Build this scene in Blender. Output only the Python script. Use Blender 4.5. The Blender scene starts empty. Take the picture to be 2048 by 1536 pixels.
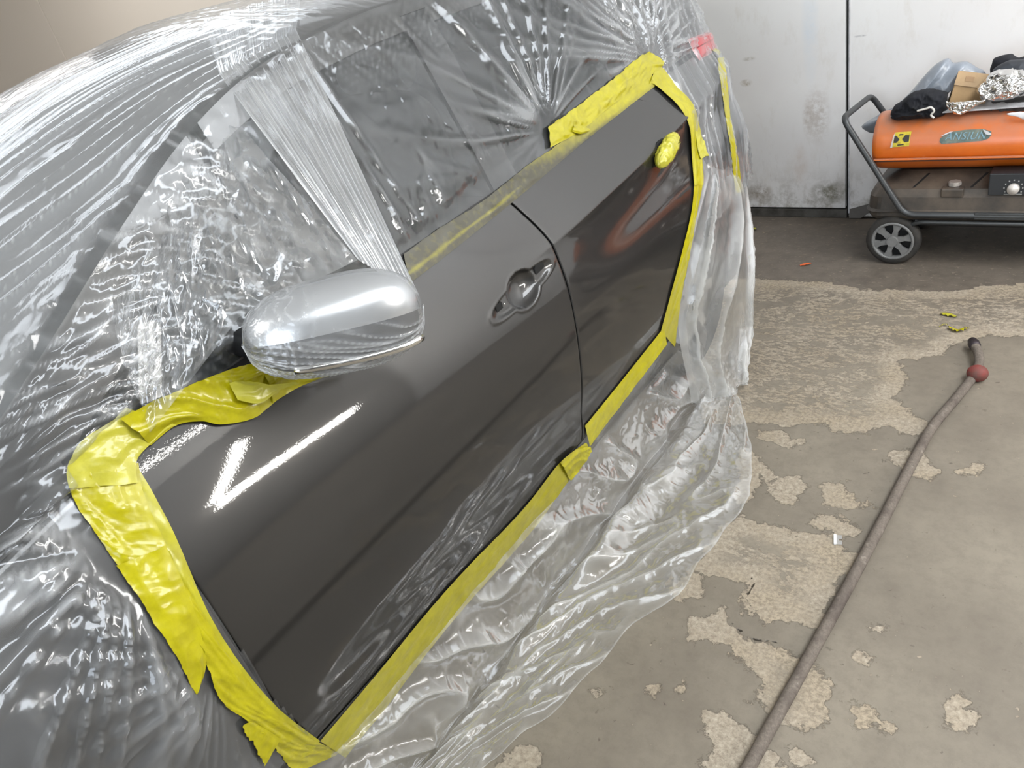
import bpy, bmesh, math, random
import numpy as np
from mathutils import Vector, Matrix, noise as mnoise

random.seed(7)
SC = bpy.context.scene
COL = SC.collection

# ------------------------------------------------------------------ camera, world, lights, exposure
F_PX = 1539.0
CX, H = 1.1075, 1.62
C0 = np.array([CX, 0.0, H])
AX_R = np.array([0.79516348, 0.56685981, -0.21537176])   # image right
AX_D = np.array([0.14657651, -0.52430938, -0.83881762])  # image down
AX_F = np.array([-0.58841343, 0.6354287, -0.5])          # view direction
cam_d = bpy.data.cameras.new('camera'); cam = bpy.data.objects.new('camera', cam_d); COL.objects.link(cam)
cam_d.sensor_fit = 'HORIZONTAL'; cam_d.sensor_width = 36.0; cam_d.lens = F_PX / 2048 * 36.0
cam_d.clip_start = 0.02; cam_d.clip_end = 60
cam.matrix_world = Matrix(((AX_R[0], -AX_D[0], -AX_F[0], CX), (AX_R[1], -AX_D[1], -AX_F[1], 0), (AX_R[2], -AX_D[2], -AX_F[2], H), (0, 0, 0, 1)))
SC.camera = cam
SC.view_settings.view_transform = 'Standard'; SC.view_settings.look = 'None'
SC.view_settings.gamma = 1.0; SC.view_settings.use_curve_mapping = False
SC.view_settings.exposure = 0.55
SC.cycles.max_bounces = 8; SC.cycles.transparent_max_bounces = 16
SC.cycles.glossy_bounces = 5; SC.cycles.diffuse_bounces = 4; SC.cycles.transmission_bounces = 6
SC.cycles.caustics_reflective = False; SC.cycles.caustics_refractive = False
SC.cycles.sample_clamp_indirect = 4.0; SC.cycles.use_denoising = True

W = bpy.data.worlds.new('world'); SC.world = W; W.use_nodes = True
W.node_tree.nodes['Background'].inputs[0].default_value = (0.75, 0.86, 1.0, 1)
W.node_tree.nodes['Background'].inputs[1].default_value = 1.2

CEIL = 3.4
def area(name, loc, rot, sx, sy, power, col):
    l = bpy.data.lights.new(name, 'AREA'); l.shape = 'RECTANGLE'; l.size = sx; l.size_y = sy
    l.energy = power; l.color = col
    o = bpy.data.objects.new(name, l); COL.objects.link(o); o.location = loc; o.rotation_euler = rot
    return o
# roof lights (daylight panels in the ceiling, the warm one an added fill) and the open shutter behind the camera
area('rooflight_or_fill', (-4.0, 1.6, CEIL - .03), (0, 0, 0), 2.6, 4.4, 62, (0.90, 0.95, 1.0))
area('rooflight_or_fill', (2.6, 1.2, CEIL - .03), (0, 0, 0), 1.3, 4.6, 145, (.91, 0.955, 1.0))
area('rooflight_or_fill', (-2.0, -2.4, CEIL - .03), (0, 0, 0), 2.2, 2.4, 105, (1.0, .97, .93))  # added unseen fill panel to brighten the windscreen
area('shutter_daylight', (1.2, -4.9, 1.6), (math.radians(90), 0, 0), 3.4, 2.6, 95, (0.86, 0.93, 1.0))

# ------------------------------------------------------------------ helpers
def ray(px, py): return (px - 1024) * AX_R + (py - 768) * AX_D + F_PX * AX_F
def atX(px, py, X): d = ray(px, py); return C0 + d * (X - C0[0]) / d[0]
def atY(px, py, Y): d = ray(px, py); return C0 + d * (Y - C0[1]) / d[1]
def atZ(px, py, Z): d = ray(px, py); return C0 + d * (Z - C0[2]) / d[2]

def tag(o, label=None, cat=None, group=None, kind=None):
    if label: o['label'] = label
    if cat: o['category'] = cat
    if group: o['group'] = group
    if kind: o['kind'] = kind
    return o
def empty(name, loc=(0, 0, 0)):
    o = bpy.data.objects.new(name, None); COL.objects.link(o); o.location = loc; o.empty_display_size = .05
    return o
def link(name, me, mat=None, parent=None, smooth=True):
    o = bpy.data.objects.new(name, me); COL.objects.link(o)
    if mat: me.materials.append(mat)
    if smooth and len(me.polygons): me.polygons.foreach_set('use_smooth', [True] * len(me.polygons))
    if parent:
        o.parent = parent
        o.matrix_parent_inverse = Matrix.Translation(-parent.location) if parent.parent is None else Matrix.Translation(-parent.matrix_world.translation)
    return o
def mesh_np(name, V, Fq, mat=None, parent=None, smooth=True, attrs=None, keep=None):
    me = bpy.data.meshes.new(name)
    Fq = np.asarray(Fq)
    me.vertices.add(len(V)); me.vertices.foreach_set('co', np.asarray(V, dtype=np.float32).ravel())
    n = Fq.shape[1]
    me.loops.add(Fq.size); me.loops.foreach_set('vertex_index', Fq.astype(np.int32).ravel())
    me.polygons.add(len(Fq)); me.polygons.foreach_set('loop_start', np.arange(0, Fq.size, n, dtype=np.int32))
    me.update(calc_edges=True)
    if attrs:
        for k, a in attrs.items():
            at = me.attributes.new(k, 'FLOAT', 'POINT'); at.data.foreach_set('value', np.asarray(a, dtype=np.float32).ravel())
    return link(name, me, mat, parent, smooth)
def grid_faces(nu, nv, mask=None, flip=False):
    i, j = np.meshgrid(np.arange(nu - 1), np.arange(nv - 1), indexing='ij')
    a = i * nv + j
    f = np.stack([a, a + nv, a + nv + 1, a + 1], -1).reshape(-1, 4)
    if mask is not None: f = f[mask.ravel()]
    if flip: f = f[:, ::-1]
    return f
def grid_obj(name, P, mat, parent=None, attrs=None, mask=None, flip=False):
    nu, nv = P.shape[:2]
    return mesh_np(name, P.reshape(-1, 3), grid_faces(nu, nv, mask, flip), mat, parent, True, attrs)
def bm_obj(name, bm, mat, parent=None, smooth=False):
    me = bpy.data.meshes.new(name); bmesh.ops.recalc_face_normals(bm, faces=bm.faces); bm.to_mesh(me); bm.free()
    return link(name, me, mat, parent, smooth)
def bm_box(bm, x0, x1, y0, y1, z0, z1, bev=0.0, mat4=None):
    vs = [bm.verts.new((x, y, z)) for x in (x0, x1) for y in (y0, y1) for z in (z0, z1)]
    fs = [(0, 1, 3, 2), (4, 6, 7, 5), (0, 4, 5, 1), (2, 3, 7, 6), (0, 2, 6, 4), (1, 5, 7, 3)]
    faces = [bm.faces.new([vs[i] for i in f]) for f in fs]
    if bev:
        es = list({e for f in faces for e in f.edges})
        r = bmesh.ops.bevel(bm, geom=es, offset=bev, segments=2, affect='EDGES', profile=.5)
        vs = list({v for f in r['faces'] for v in f.verts} | {v for v in vs if v.is_valid})
    if mat4 is not None:
        bmesh.ops.transform(bm, matrix=mat4, verts=[v for v in vs if v.is_valid])
    return vs
def box_obj(name, b, mat, parent=None, bev=0.0, mat4=None):
    bm = bmesh.new(); bm_box(bm, *b, bev=bev, mat4=mat4); return bm_obj(name, bm, mat, parent)
def tube_pts(pts, r, seg=10, cap=True, rfun=None):
    pts = [Vector(p) for p in pts]; V = []; n = len(pts); up = None
    for i, p in enumerate(pts):
        t = (pts[min(i + 1, n - 1)] - pts[max(i - 1, 0)]).normalized()
        if up is None: up = t.orthogonal().normalized()
        up = (up - t * up.dot(t)).normalized(); s = t.cross(up)
        rr = rfun(i) if rfun else r
        for k in range(seg):
            a = 2 * math.pi * k / seg; V.append(p + up * math.cos(a) * rr + s * math.sin(a) * rr)
    Fs = [(i * seg + k, i * seg + (k + 1) % seg, (i + 1) * seg + (k + 1) % seg, (i + 1) * seg + k) for i in range(n - 1) for k in range(seg)]
    if cap:
        Fs.append(tuple(range(seg))[::-1]); Fs.append(tuple((n - 1) * seg + k for k in range(seg)))
    return V, Fs
def tube_obj(name, pts, r, mat, parent=None, seg=10, rfun=None):
    V, Fs = tube_pts(pts, r, seg, rfun=rfun); me = bpy.data.meshes.new(name); me.from_pydata(V, [], Fs); me.update()
    return link(name, me, mat, parent)
def smooth_path(pts, n=8, closed=False):
    pts = [Vector(p) for p in pts]; out = []; m = len(pts)
    for i in range(m if closed else m - 1):
        if closed: p0, p1, p2, p3 = pts[i - 1], pts[i], pts[(i + 1) % m], pts[(i + 2) % m]
        else: p0, p1, p2, p3 = pts[max(i - 1, 0)], pts[i], pts[i + 1], pts[min(i + 2, m - 1)]
        for k in range(n):
            t = k / n
            out.append(0.5 * ((2 * p1) + (p2 - p0) * t + (2 * p0 - 5 * p1 + 4 * p2 - p3) * t * t + (3 * p1 - p0 - 3 * p2 + p3) * t ** 3))
    if not closed: out.append(pts[-1])
    return out
def round_corners(pts, r, n=6):
    pts = [Vector(p) for p in pts]; out = [pts[0]]
    for i in range(1, len(pts) - 1):
        a, b, c = pts[i - 1], pts[i], pts[i + 1]; d1 = (a - b).normalized(); d2 = (c - b).normalized()
        p, q = b + d1 * r, b + d2 * r
        for k in range(n + 1):
            t = k / n; out.append(p * (1 - t) ** 2 + b * 2 * t * (1 - t) + q * t * t)
    out.append(pts[-1]); return out

# numpy noise
_rng = np.random.RandomState(11)
_perm = np.concatenate([_rng.permutation(256)] * 3)
_g = np.stack([np.cos(np.linspace(0, 2 * np.pi, 256, endpoint=False)), np.sin(np.linspace(0, 2 * np.pi, 256, endpoint=False))], -1)
def pn(x, y, seed=0):
    x = np.asarray(x, float) + seed * 17.31; y = np.asarray(y, float) + seed * 5.77
    x, y = np.broadcast_arrays(x, y)
    xi = np.floor(x).astype(int); yi = np.floor(y).astype(int); xf = x - xi; yf = y - yi
    u = xf ** 3 * (xf * (xf * 6 - 15) + 10); v = yf ** 3 * (yf * (yf * 6 - 15) + 10)
    def g(a, b, dx, dy):
        h = _g[_perm[_perm[a & 255] + (b & 255)]]; return h[..., 0] * dx + h[..., 1] * dy
    n00 = g(xi, yi, xf, yf); n10 = g(xi + 1, yi, xf - 1, yf); n01 = g(xi, yi + 1, xf, yf - 1); n11 = g(xi + 1, yi + 1, xf - 1, yf - 1)
    return ((n00 * (1 - u) + n10 * u) * (1 - v) + (n01 * (1 - u) + n11 * u) * v) * 1.5
def ridge(x, y, seed=0, k=1.0): return (1 - np.clip(np.abs(pn(x, y, seed)) * 2.2, 0, 1)) ** k
def sstep(a, b, x): t = np.clip((x - a) / (b - a), 0, 1); return t * t * (3 - 2 * t)
def crumple(x, y, seed=0):
    wx = x + .35 * pn(x * .7, y * .7, seed + 9); wy = y + .35 * pn(x * .7, y * .7, seed + 8)
    return .55 * ridge(wx, wy, seed) + .3 * ridge(wx * 2.1 + wy * .5, wy * 2.1, seed + 1) + .15 * ridge(wx * 4.3, wy * 4.3 - wx, seed + 2)
def rot2(a, b, deg): c, s = math.cos(math.radians(deg)), math.sin(math.radians(deg)); return a * c + b * s, -a * s + b * c

# ------------------------------------------------------------------ materials
def new_mat(name):
    m = bpy.data.materials.new(name); m.use_nodes = True; nt = m.node_tree
    b = nt.nodes['Principled BSDF']; return m, nt, b
def N(nt, t, **kw):
    n = nt.nodes.new(t)
    for k, v in kw.items():
        if k in n.inputs.keys(): n.inputs[k].default_value = v
        else: setattr(n, k, v)
    return n
def pmat(name, col, rough=.5, metal=0.0, coat=0.0, coat_r=.03, bump=None, bscale=40, bstr=.2, var=0.0, vscale=6, spec=None, col2=None):
    m, nt, b = new_mat(name)
    b.inputs['Base Color'].default_value = (*col, 1); b.inputs['Roughness'].default_value = rough; b.inputs['Metallic'].default_value = metal
    b.inputs['Coat Weight'].default_value = coat; b.inputs['Coat Roughness'].default_value = coat_r
    if spec is not None: b.inputs['Specular IOR Level'].default_value = spec
    tc = N(nt, 'ShaderNodeTexCoord')
    if var or col2:
        n = N(nt, 'ShaderNodeTexNoise'); n.inputs['Scale'].default_value = vscale; n.inputs['Detail'].default_value = 8; n.inputs['Roughness'].default_value = .65
        nt.links.new(tc.outputs['Object'], n.inputs['Vector'])
        mx = N(nt, 'ShaderNodeMix', data_type='RGBA')
        mx.inputs[6].default_value = (*col, 1)
        c2 = col2 or tuple(max(0, c * (1 - var)) for c in col)
        mx.inputs[7].default_value = (*c2, 1)
        cr = N(nt, 'ShaderNodeValToRGB'); cr.color_ramp.elements[0].position = .38; cr.color_ramp.elements[1].position = .65
        nt.links.new(n.outputs['Fac'], cr.inputs[0]); nt.links.new(cr.outputs[0], mx.inputs[0]); nt.links.new(mx.outputs[2], b.inputs['Base Color'])
    if bump:
        n = N(nt, 'ShaderNodeTexNoise'); n.inputs['Scale'].default_value = bscale; n.inputs['Detail'].default_value = 4
        bp = N(nt, 'ShaderNodeBump'); bp.inputs['Strength'].default_value = bstr; bp.inputs['Distance'].default_value = bump
        nt.links.new(tc.outputs['Object'], n.inputs['Vector']); nt.links.new(n.outputs['Fac'], bp.inputs['Height']); nt.links.new(bp.outputs[0], b.inputs['Normal'])
    return m

def paint_mat(name, col, rough, metal, peel=.0004):
    m, nt, b = new_mat(name)
    b.inputs['Base Color'].default_value = (*col, 1); b.inputs['Metallic'].default_value = metal; b.inputs['Roughness'].default_value = rough
    b.inputs['Coat Weight'].default_value = 1.0; b.inputs['Coat Roughness'].default_value = .015; b.inputs['Coat IOR'].default_value = 1.5
    tc = N(nt, 'ShaderNodeTexCoord')
    n = N(nt, 'ShaderNodeTexNoise'); n.inputs['Scale'].default_value = 220; n.inputs['Detail'].default_value = 2
    bp = N(nt, 'ShaderNodeBump'); bp.inputs['Strength'].default_value = .10; bp.inputs['Distance'].default_value = peel
    nt.links.new(tc.outputs['Object'], n.inputs['Vector']); nt.links.new(n.outputs['Fac'], bp.inputs['Height']); nt.links.new(bp.outputs[0], b.inputs['Coat Normal'])
    n2 = N(nt, 'ShaderNodeTexNoise'); n2.inputs['Scale'].default_value = 1400; n2.inputs['Detail'].default_value = 1
    bp2 = N(nt, 'ShaderNodeBump'); bp2.inputs['Strength'].default_value = .25; bp2.inputs['Distance'].default_value = .0004
    nt.links.new(tc.outputs['Object'], n2.inputs['Vector']); nt.links.new(n2.outputs['Fac'], bp2.inputs['Height']); nt.links.new(bp2.outputs[0], b.inputs['Normal'])
    return m
M_PAINT = paint_mat('grey_metallic_paint', (.028, .027, .026), .42, .6)
M_BLACK = pmat('black_trim', (.012, .012, .013), .35)
M_DARK = pmat('dark_cavity', (.004, .004, .004), .8)
M_RUBBER = pmat('tyre_rubber', (.018, .017, .016), .75, bump=.002, bscale=60, col2=(.045, .04, .034), vscale=18)
M_SILVER = pmat('silver_paint', (.62, .63, .65), .28, .85, coat=1, coat_r=.05)
M_CHROME = pmat('chrome', (.75, .74, .72), .12, 1.0)
M_SEAT = pmat('seat_cloth', (.05, .052, .055), .85, bump=.003, bscale=200)
M_RED = pmat('red_lens', (.42, .05, .06), .2, coat=1)
M_CARD = pmat('cardboard', (.42, .27, .13), .75, var=.25, vscale=9, bump=.001, bscale=60)
M_WHITEB = pmat('white_board', (.62, .62, .64), .4, var=.4, vscale=14)

m, nt, b = new_mat('tinted_glass'); M_GLASS = m
b.inputs['Base Color'].default_value = (.01, .013, .012, 1); b.inputs['Roughness'].default_value = .01; b.inputs['Specular IOR Level'].default_value = .5
tr = N(nt, 'ShaderNodeBsdfTransparent'); tr.inputs[0].default_value = (.30, .40, .36, 1)
mx = N(nt, 'ShaderNodeMixShader'); mx.inputs[0].default_value = .62
nt.links.new(tr.outputs[0], mx.inputs[1]); nt.links.new(b.outputs[0], mx.inputs[2]); nt.links.new(mx.outputs[0], nt.nodes['Material Output'].inputs[0])

def film_mat(name, haze=.10, fold_haze=.35, rough=.10, bstr=.35, bscale=30, gl=.75, tint=(.93, .95, .97), stretch=(1, 1, 1), vstr=.12):
    m, nt, b = new_mat(name); nt.nodes.remove(b)
    tc = N(nt, 'ShaderNodeTexCoord'); mp = N(nt, 'ShaderNodeMapping'); mp.inputs['Scale'].default_value = stretch
    nt.links.new(tc.outputs['Object'], mp.inputs['Vector'])
    n1 = N(nt, 'ShaderNodeTexNoise'); n1.inputs['Scale'].default_value = bscale; n1.inputs['Detail'].default_value = 5; n1.inputs['Roughness'].default_value = .62; n1.inputs['Distortion'].default_value = .6
    try: n1.noise_type = 'RIDGED_MULTIFRACTAL'; n1.normalize = True
    except Exception: pass
    nt.links.new(mp.outputs[0], n1.inputs['Vector'])
    vo = N(nt, 'ShaderNodeTexVoronoi'); vo.feature = 'F1'; vo.inputs['Scale'].default_value = bscale * .6
    wn = N(nt, 'ShaderNodeTexNoise'); wn.inputs['Scale'].default_value = bscale * .5
    av = N(nt, 'ShaderNodeVectorMath', operation='MULTIPLY_ADD'); av.inputs[1].default_value = (.05, .05, .05)
    nt.links.new(mp.outputs[0], wn.inputs['Vector']); nt.links.new(wn.outputs['Color'], av.inputs[0]); nt.links.new(mp.outputs[0], av.inputs[2])
    nt.links.new(av.outputs[0], vo.inputs['Vector'])
    ad = N(nt, 'ShaderNodeMath', operation='MULTIPLY_ADD'); ad.inputs[1].default_value = vstr
    nt.links.new(vo.outputs['Distance'], ad.inputs[0]); nt.links.new(n1.outputs['Fac'], ad.inputs[2])
    nm = N(nt, 'ShaderNodeTexNoise'); nm.inputs['Scale'].default_value = 3.2; nm.inputs['Detail'].default_value = 3; nt.links.new(tc.outputs['Object'], nm.inputs['Vector'])
    rm = N(nt, 'ShaderNodeMapRange'); rm.inputs['From Min'].default_value = .42; rm.inputs['From Max'].default_value = .68; rm.inputs['To Min'].default_value = .12; nt.links.new(nm.outputs['Fac'], rm.inputs[0])
    bp = N(nt, 'ShaderNodeBump'); bp.inputs['Distance'].default_value = .012
    bm_ = N(nt, 'ShaderNodeMath', operation='MULTIPLY'); bm_.inputs[1].default_value = bstr; nt.links.new(rm.outputs[0], bm_.inputs[0]); nt.links.new(bm_.outputs[0], bp.inputs['Strength'])
    nt.links.new(ad.outputs[0], bp.inputs['Height'])
    fr = N(nt, 'ShaderNodeFresnel'); fr.inputs['IOR'].default_value = 1.5; nt.links.new(bp.outputs[0], fr.inputs['Normal'])
    fm = N(nt, 'ShaderNodeMath', operation='MULTIPLY', use_clamp=True); fm.inputs[1].default_value = 1.9 * gl; nt.links.new(fr.outputs[0], fm.inputs[0])
    fmin = N(nt, 'ShaderNodeMath', operation='MINIMUM'); fmin.inputs[1].default_value = .55 * gl; nt.links.new(fm.outputs[0], fmin.inputs[0])
    gls = N(nt, 'ShaderNodeBsdfGlossy'); gls.inputs['Roughness'].default_value = rough; gls.inputs['Color'].default_value = (.95, .97, 1, 1); nt.links.new(bp.outputs[0], gls.inputs['Normal'])
    df = N(nt, 'ShaderNodeBsdfDiffuse'); df.inputs[0].default_value = (*tint, 1); nt.links.new(bp.outputs[0], df.inputs['Normal'])
    tl = N(nt, 'ShaderNodeBsdfTranslucent'); tl.inputs[0].default_value = (*tint, 1); nt.links.new(bp.outputs[0], tl.inputs['Normal'])
    dm = N(nt, 'ShaderNodeMixShader'); dm.inputs[0].default_value = .35; nt.links.new(df.outputs[0], dm.inputs[1]); nt.links.new(tl.outputs[0], dm.inputs[2])
    at = N(nt, 'ShaderNodeAttribute', attribute_name='fold_haze')
    n2 = N(nt, 'ShaderNodeTexNoise'); n2.inputs['Scale'].default_value = 7; n2.inputs['Detail'].default_value = 6
    nt.links.new(tc.outputs['Object'], n2.inputs['Vector'])
    h1 = N(nt, 'ShaderNodeMath', operation='MULTIPLY'); h1.inputs[1].default_value = haze * 2; nt.links.new(n2.outputs['Fac'], h1.inputs[0])
    h2 = N(nt, 'ShaderNodeMath', operation='MULTIPLY_ADD', use_clamp=True); h2.inputs[1].default_value = fold_haze
    nt.links.new(at.outputs['Fac'], h2.inputs[0]); nt.links.new(h1.outputs[0], h2.inputs[2])
    tr = N(nt, 'ShaderNodeBsdfTransparent'); tr.inputs[0].default_value = (.97, .975, .975, 1)
    a = N(nt, 'ShaderNodeMixShader'); nt.links.new(h2.outputs[0], a.inputs[0]); nt.links.new(tr.outputs[0], a.inputs[1]); nt.links.new(dm.outputs[0], a.inputs[2])
    c = N(nt, 'ShaderNodeMixShader'); nt.links.new(fmin.outputs[0], c.inputs[0]); nt.links.new(a.outputs[0], c.inputs[1]); nt.links.new(gls.outputs[0], c.inputs[2])
    nt.links.new(c.outputs[0], nt.nodes['Material Output'].inputs[0])
    return m
M_FILM = film_mat('clear_masking_film', .065, .55, .15, .30, 24)
M_FILM_TIGHT = film_mat('stretched_masking_film', .24, .62, .18, .06, 12)
M_FILM_SKIRT = film_mat('crinkled_masking_film', .11, .36, .16, .50, 30, gl=.5, tint=(.9, .9, .88))
M_FILM_MILKY = film_mat('milky_masking_film', .19, .34, .30, .08, 10, gl=.32, tint=(.80, .80, .78))
M_FILM_CAP = film_mat('clinging_masking_film', .14, .55, .14, .08, 14)

def tape_mat(name, col, sheer=0.0, over=(.055, .05, .028), gloss=.32):
    m, nt, b = new_mat(name)
    tc = N(nt, 'ShaderNodeTexCoord')
    n = N(nt, 'ShaderNodeTexNoise'); n.inputs['Scale'].default_value = 22; n.inputs['Detail'].default_value = 8; n.inputs['Roughness'].default_value = .7
    nt.links.new(tc.outputs['Object'], n.inputs['Vector'])
    cr = N(nt, 'ShaderNodeValToRGB'); e = cr.color_ramp.elements
    e[0].position = .3; e[0].color = (col[0] * .72, col[1] * .70, col[2] * .5, 1); e[1].position = .68; e[1].color = (*col, 1)
    nt.links.new(n.outputs['Fac'], cr.inputs[0])
    at = N(nt, 'ShaderNodeAttribute', attribute_name='overspray')
    n3 = N(nt, 'ShaderNodeTexNoise'); n3.inputs['Scale'].default_value = 60; n3.inputs['Detail'].default_value = 6
    nt.links.new(tc.outputs['Object'], n3.inputs['Vector'])
    ma = N(nt, 'ShaderNodeMath', operation='MULTIPLY_ADD', use_clamp=True); ma.inputs[1].default_value = 1.0
    sb = N(nt, 'ShaderNodeMath', operation='MULTIPLY_ADD'); sb.inputs[1].default_value = .5; sb.inputs[2].default_value = -.25
    nt.links.new(n3.outputs['Fac'], sb.inputs[0]); nt.links.new(at.outputs['Fac'], ma.inputs[0]); nt.links.new(sb.outputs[0], ma.inputs[2])
    mu = N(nt, 'ShaderNodeMath', operation='MULTIPLY', use_clamp=True); nt.links.new(ma.outputs[0], mu.inputs[0])
    st = N(nt, 'ShaderNodeMath', operation='GREATER_THAN'); st.inputs[1].default_value = .02; nt.links.new(at.outputs['Fac'], st.inputs[0]); nt.links.new(st.outputs[0], mu.inputs[1])
    mx = N(nt, 'ShaderNodeMix', data_type='RGBA'); mx.inputs[7].default_value = (*over, 1)
    nt.links.new(mu.outputs[0], mx.inputs[0]); nt.links.new(cr.outputs[0], mx.inputs[6]); nt.links.new(mx.outputs[2], b.inputs['Base Color'])
    b.inputs['Roughness'].default_value = gloss; b.inputs['Coat Weight'].default_value = .35; b.inputs['Coat Roughness'].default_value = .12
    vo = N(nt, 'ShaderNodeTexNoise'); vo.inputs['Scale'].default_value = 55; vo.inputs['Detail'].default_value = 3
    try: vo.noise_type = 'RIDGED_MULTIFRACTAL'
    except Exception: pass
    nt.links.new(tc.outputs['Object'], vo.inputs['Vector'])
    bp = N(nt, 'ShaderNodeBump'); bp.inputs['Strength'].default_value = .25; bp.inputs['Distance'].default_value = .002
    nt.links.new(vo.outputs['Fac'], bp.inputs['Height']); nt.links.new(bp.outputs[0], b.inputs['Normal']); nt.links.new(bp.outputs[0], b.inputs['Coat Normal'])
    if sheer:
        tr = N(nt, 'ShaderNodeBsdfTransparent'); tr.inputs[0].default_value = (.9, .9, .35, 1)
        ms = N(nt, 'ShaderNodeMixShader'); ms.inputs[0].default_value = 1 - sheer
        nt.links.new(tr.outputs[0], ms.inputs[1]); nt.links.new(b.outputs[0], ms.inputs[2]); nt.links.new(ms.outputs[0], nt.nodes['Material Output'].inputs[0])
    return m
M_TAPE = tape_mat('yellow_tape', (.47, .425, .002))
M_TAPE_PALE = tape_mat('pale_yellow_tape', (.53, .50, .05))
M_TAPE_SHEER = tape_mat('sheer_yellow_tape', (.62, .58, .03), .22)

# ------------------------------------------------------------------ setting
# floor: painted concrete, paint peeled away in patches (distance to the patch outlines is stored per vertex)
def axis(segs):
    out = []
    for a, b_, st in segs: out += list(np.arange(a, b_ - 1e-6, st))
    out.append(segs[-1][1]); return np.array(out)
fx = axis([(-9.5, -1, .5), (-1, -.2, .05), (-.2, 2.3, .0125), (2.3, 4.5, .2)])
fy = axis([(-5, 0, .25), (0, .4, .05), (.4, 3.0, .0125), (3.0, 3.94, .03)])
gx, gy = np.meshgrid(fx, fy, indexing='ij')
peel_px = [
 [(1400,560),(1500,556),(1680,568),(1720,578),(1900,583),(1960,572),(2048,566),(2200,566),(2200,690),(2048,672),(1950,672),(1900,690),(1885,712),(1800,722),(1815,760),(1790,792),(1840,838),(1852,852),(1845,866),(1800,868),(1780,855),(1740,862),(1690,868),(1650,848),(1560,852),(1500,845),(1400,850)],
 [(1505,860),(1550,860),(1580,880),(1630,885),(1625,893),(1580,895),(1530,880)],
 [(1480,900),(1515,912),(1550,950),(1600,952),(1615,975),(1590,1000),(1588,1010),(1550,1008),(1535,985),(1548,962),(1520,950),(1505,990),(1470,1020)],
 [(1640,965),(1690,963),(1700,985),(1717,1010),(1680,1022),(1650,1010),(1650,985)],
 [(1722,1005),(1735,1000),(1750,1008),(1748,1016),(1728,1015)],
 [(1440,1050),(1480,1028),(1540,1050),(1580,1062),(1640,1075),(1680,1070),(1700,1100),(1720,1115),(1712,1135),(1670,1170),(1652,1215),(1640,1265),(1600,1250),(1560,1235),(1530,1242),(1510,1225),(1480,1230),(1480,1200),(1500,1165),(1420,1150),(1380,1140)],
 [(1380,1235),(1455,1215),(1462,1245),(1500,1285),(1560,1295),(1612,1315),(1640,1345),(1657,1385),(1648,1430),(1652,1465),(1620,1462),(1570,1440),(1545,1425),(1505,1405),(1525,1370),(1495,1335),(1450,1290),(1380,1280)],
 [(1697,1405),(1740,1412),(1787,1462),(1768,1466),(1735,1456),(1695,1462),(1712,1440)],
 [(1882,1400),(1910,1385),(1927,1402),(1930,1425),(1972,1432),(1955,1442),(1935,1456),(1905,1452),(1878,1430)],
 [(1415,1430),(1440,1418),(1470,1440),(1490,1465),(1520,1480),(1560,1500),(1565,1536),(1520,1600),(1410,1600)],
 [(1780,903),(1800,898),(1840,905),(1890,943),(1860,956),(1805,940)],
 [(1620,1038),(1680,1028),(1725,1068),(1700,1072),(1660,1055),(1620,1048)],
 [(1580,1500),(1600,1505),(1615,1520),(1600,1530),(1582,1520)],
 [(1740,1248),(1768,1250),(1770,1262),(1745,1268)],
 [(1712,1310),(1740,1314),(1738,1324),(1714,1320)],
 [(1905,940),(1970,930),(1965,940),(1910,948)],
 [(1170,1385),(1190,1370),(1215,1385),(1200,1400)],[(1300,1372),(1322,1366),(1330,1374),(1310,1382)],[(1350,1376),(1368,1372),(1372,1380),(1352,1384)],
 [(1000,1530),(1040,1490),(1075,1500),(1080,1560),(980,1570)],
 [(1340,1165),(1385,1150),(1410,1160),(1415,1185),(1370,1200),(1335,1190)],
]
def poly_sd(P, X, Y):
    n = len(P); d = np.full(X.shape, 1e9); ins = np.zeros(X.shape, bool)
    for i in range(n):
        ax, ay = P[i]; bx, by = P[(i + 1) % n]; ex, ey = bx - ax, by - ay
        t = np.clip(((X - ax) * ex + (Y - ay) * ey) / (ex * ex + ey * ey + 1e-12), 0, 1)
        d = np.minimum(d, np.hypot(X - ax - t * ex, Y - ay - t * ey))
        c = ((ay > Y) != (by > Y)) & (X < ex * (Y - ay) / (by - ay + 1e-12) + ax); ins ^= c
    return np.where(ins, d, -d)
peel = np.full(gx.shape, -1.0)
for k, P in enumerate(peel_px):
    Pw = [tuple(atZ(x, y, 0)[:2]) for x, y in P]; peel = np.maximum(peel, poly_sd(Pw, gx, gy))
crack = np.full(gx.shape, 1.0)
for L in ([(1465,1245),(1480,1262),(1510,1280),(1548,1284),(1575,1298),(1600,1306),(1622,1322)], [(1475,1198),(1495,1190),(1506,1170),(1500,1150)]):
    Lw = [atZ(x, y, 0)[:2] for x, y in L]
    for a, c in zip(Lw[:-1], Lw[1:]):
        e = c - a; t = np.clip(((gx - a[0]) * e[0] + (gy - a[1]) * e[1]) / (e @ e), 0, 1)
        crack = np.minimum(crack, np.hypot(gx - a[0] - t * e[0], gy - a[1] - t * e[1]))
peel = np.clip(peel, -.3, .3)
m, nt, b = new_mat('peeling_floor_paint'); M_FLOOR = m
geo = N(nt, 'ShaderNodeNewGeometry'); L = nt.links.new
def noise(scale, det=8, rg=.6, dist=0, vec=None, stretch=None, ntype=None):
    n = N(nt, 'ShaderNodeTexNoise'); n.inputs['Scale'].default_value = scale; n.inputs['Detail'].default_value = det; n.inputs['Roughness'].default_value = rg; n.inputs['Distortion'].default_value = dist
    if ntype: n.noise_type = ntype
    src = vec or geo.outputs['Position']
    if stretch:
        mp = N(nt, 'ShaderNodeMapping'); mp.inputs['Scale'].default_value = stretch; L(src, mp.inputs['Vector']); src = mp.outputs[0]
    L(src, n.inputs['Vector']); return n.outputs['Fac']
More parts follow.
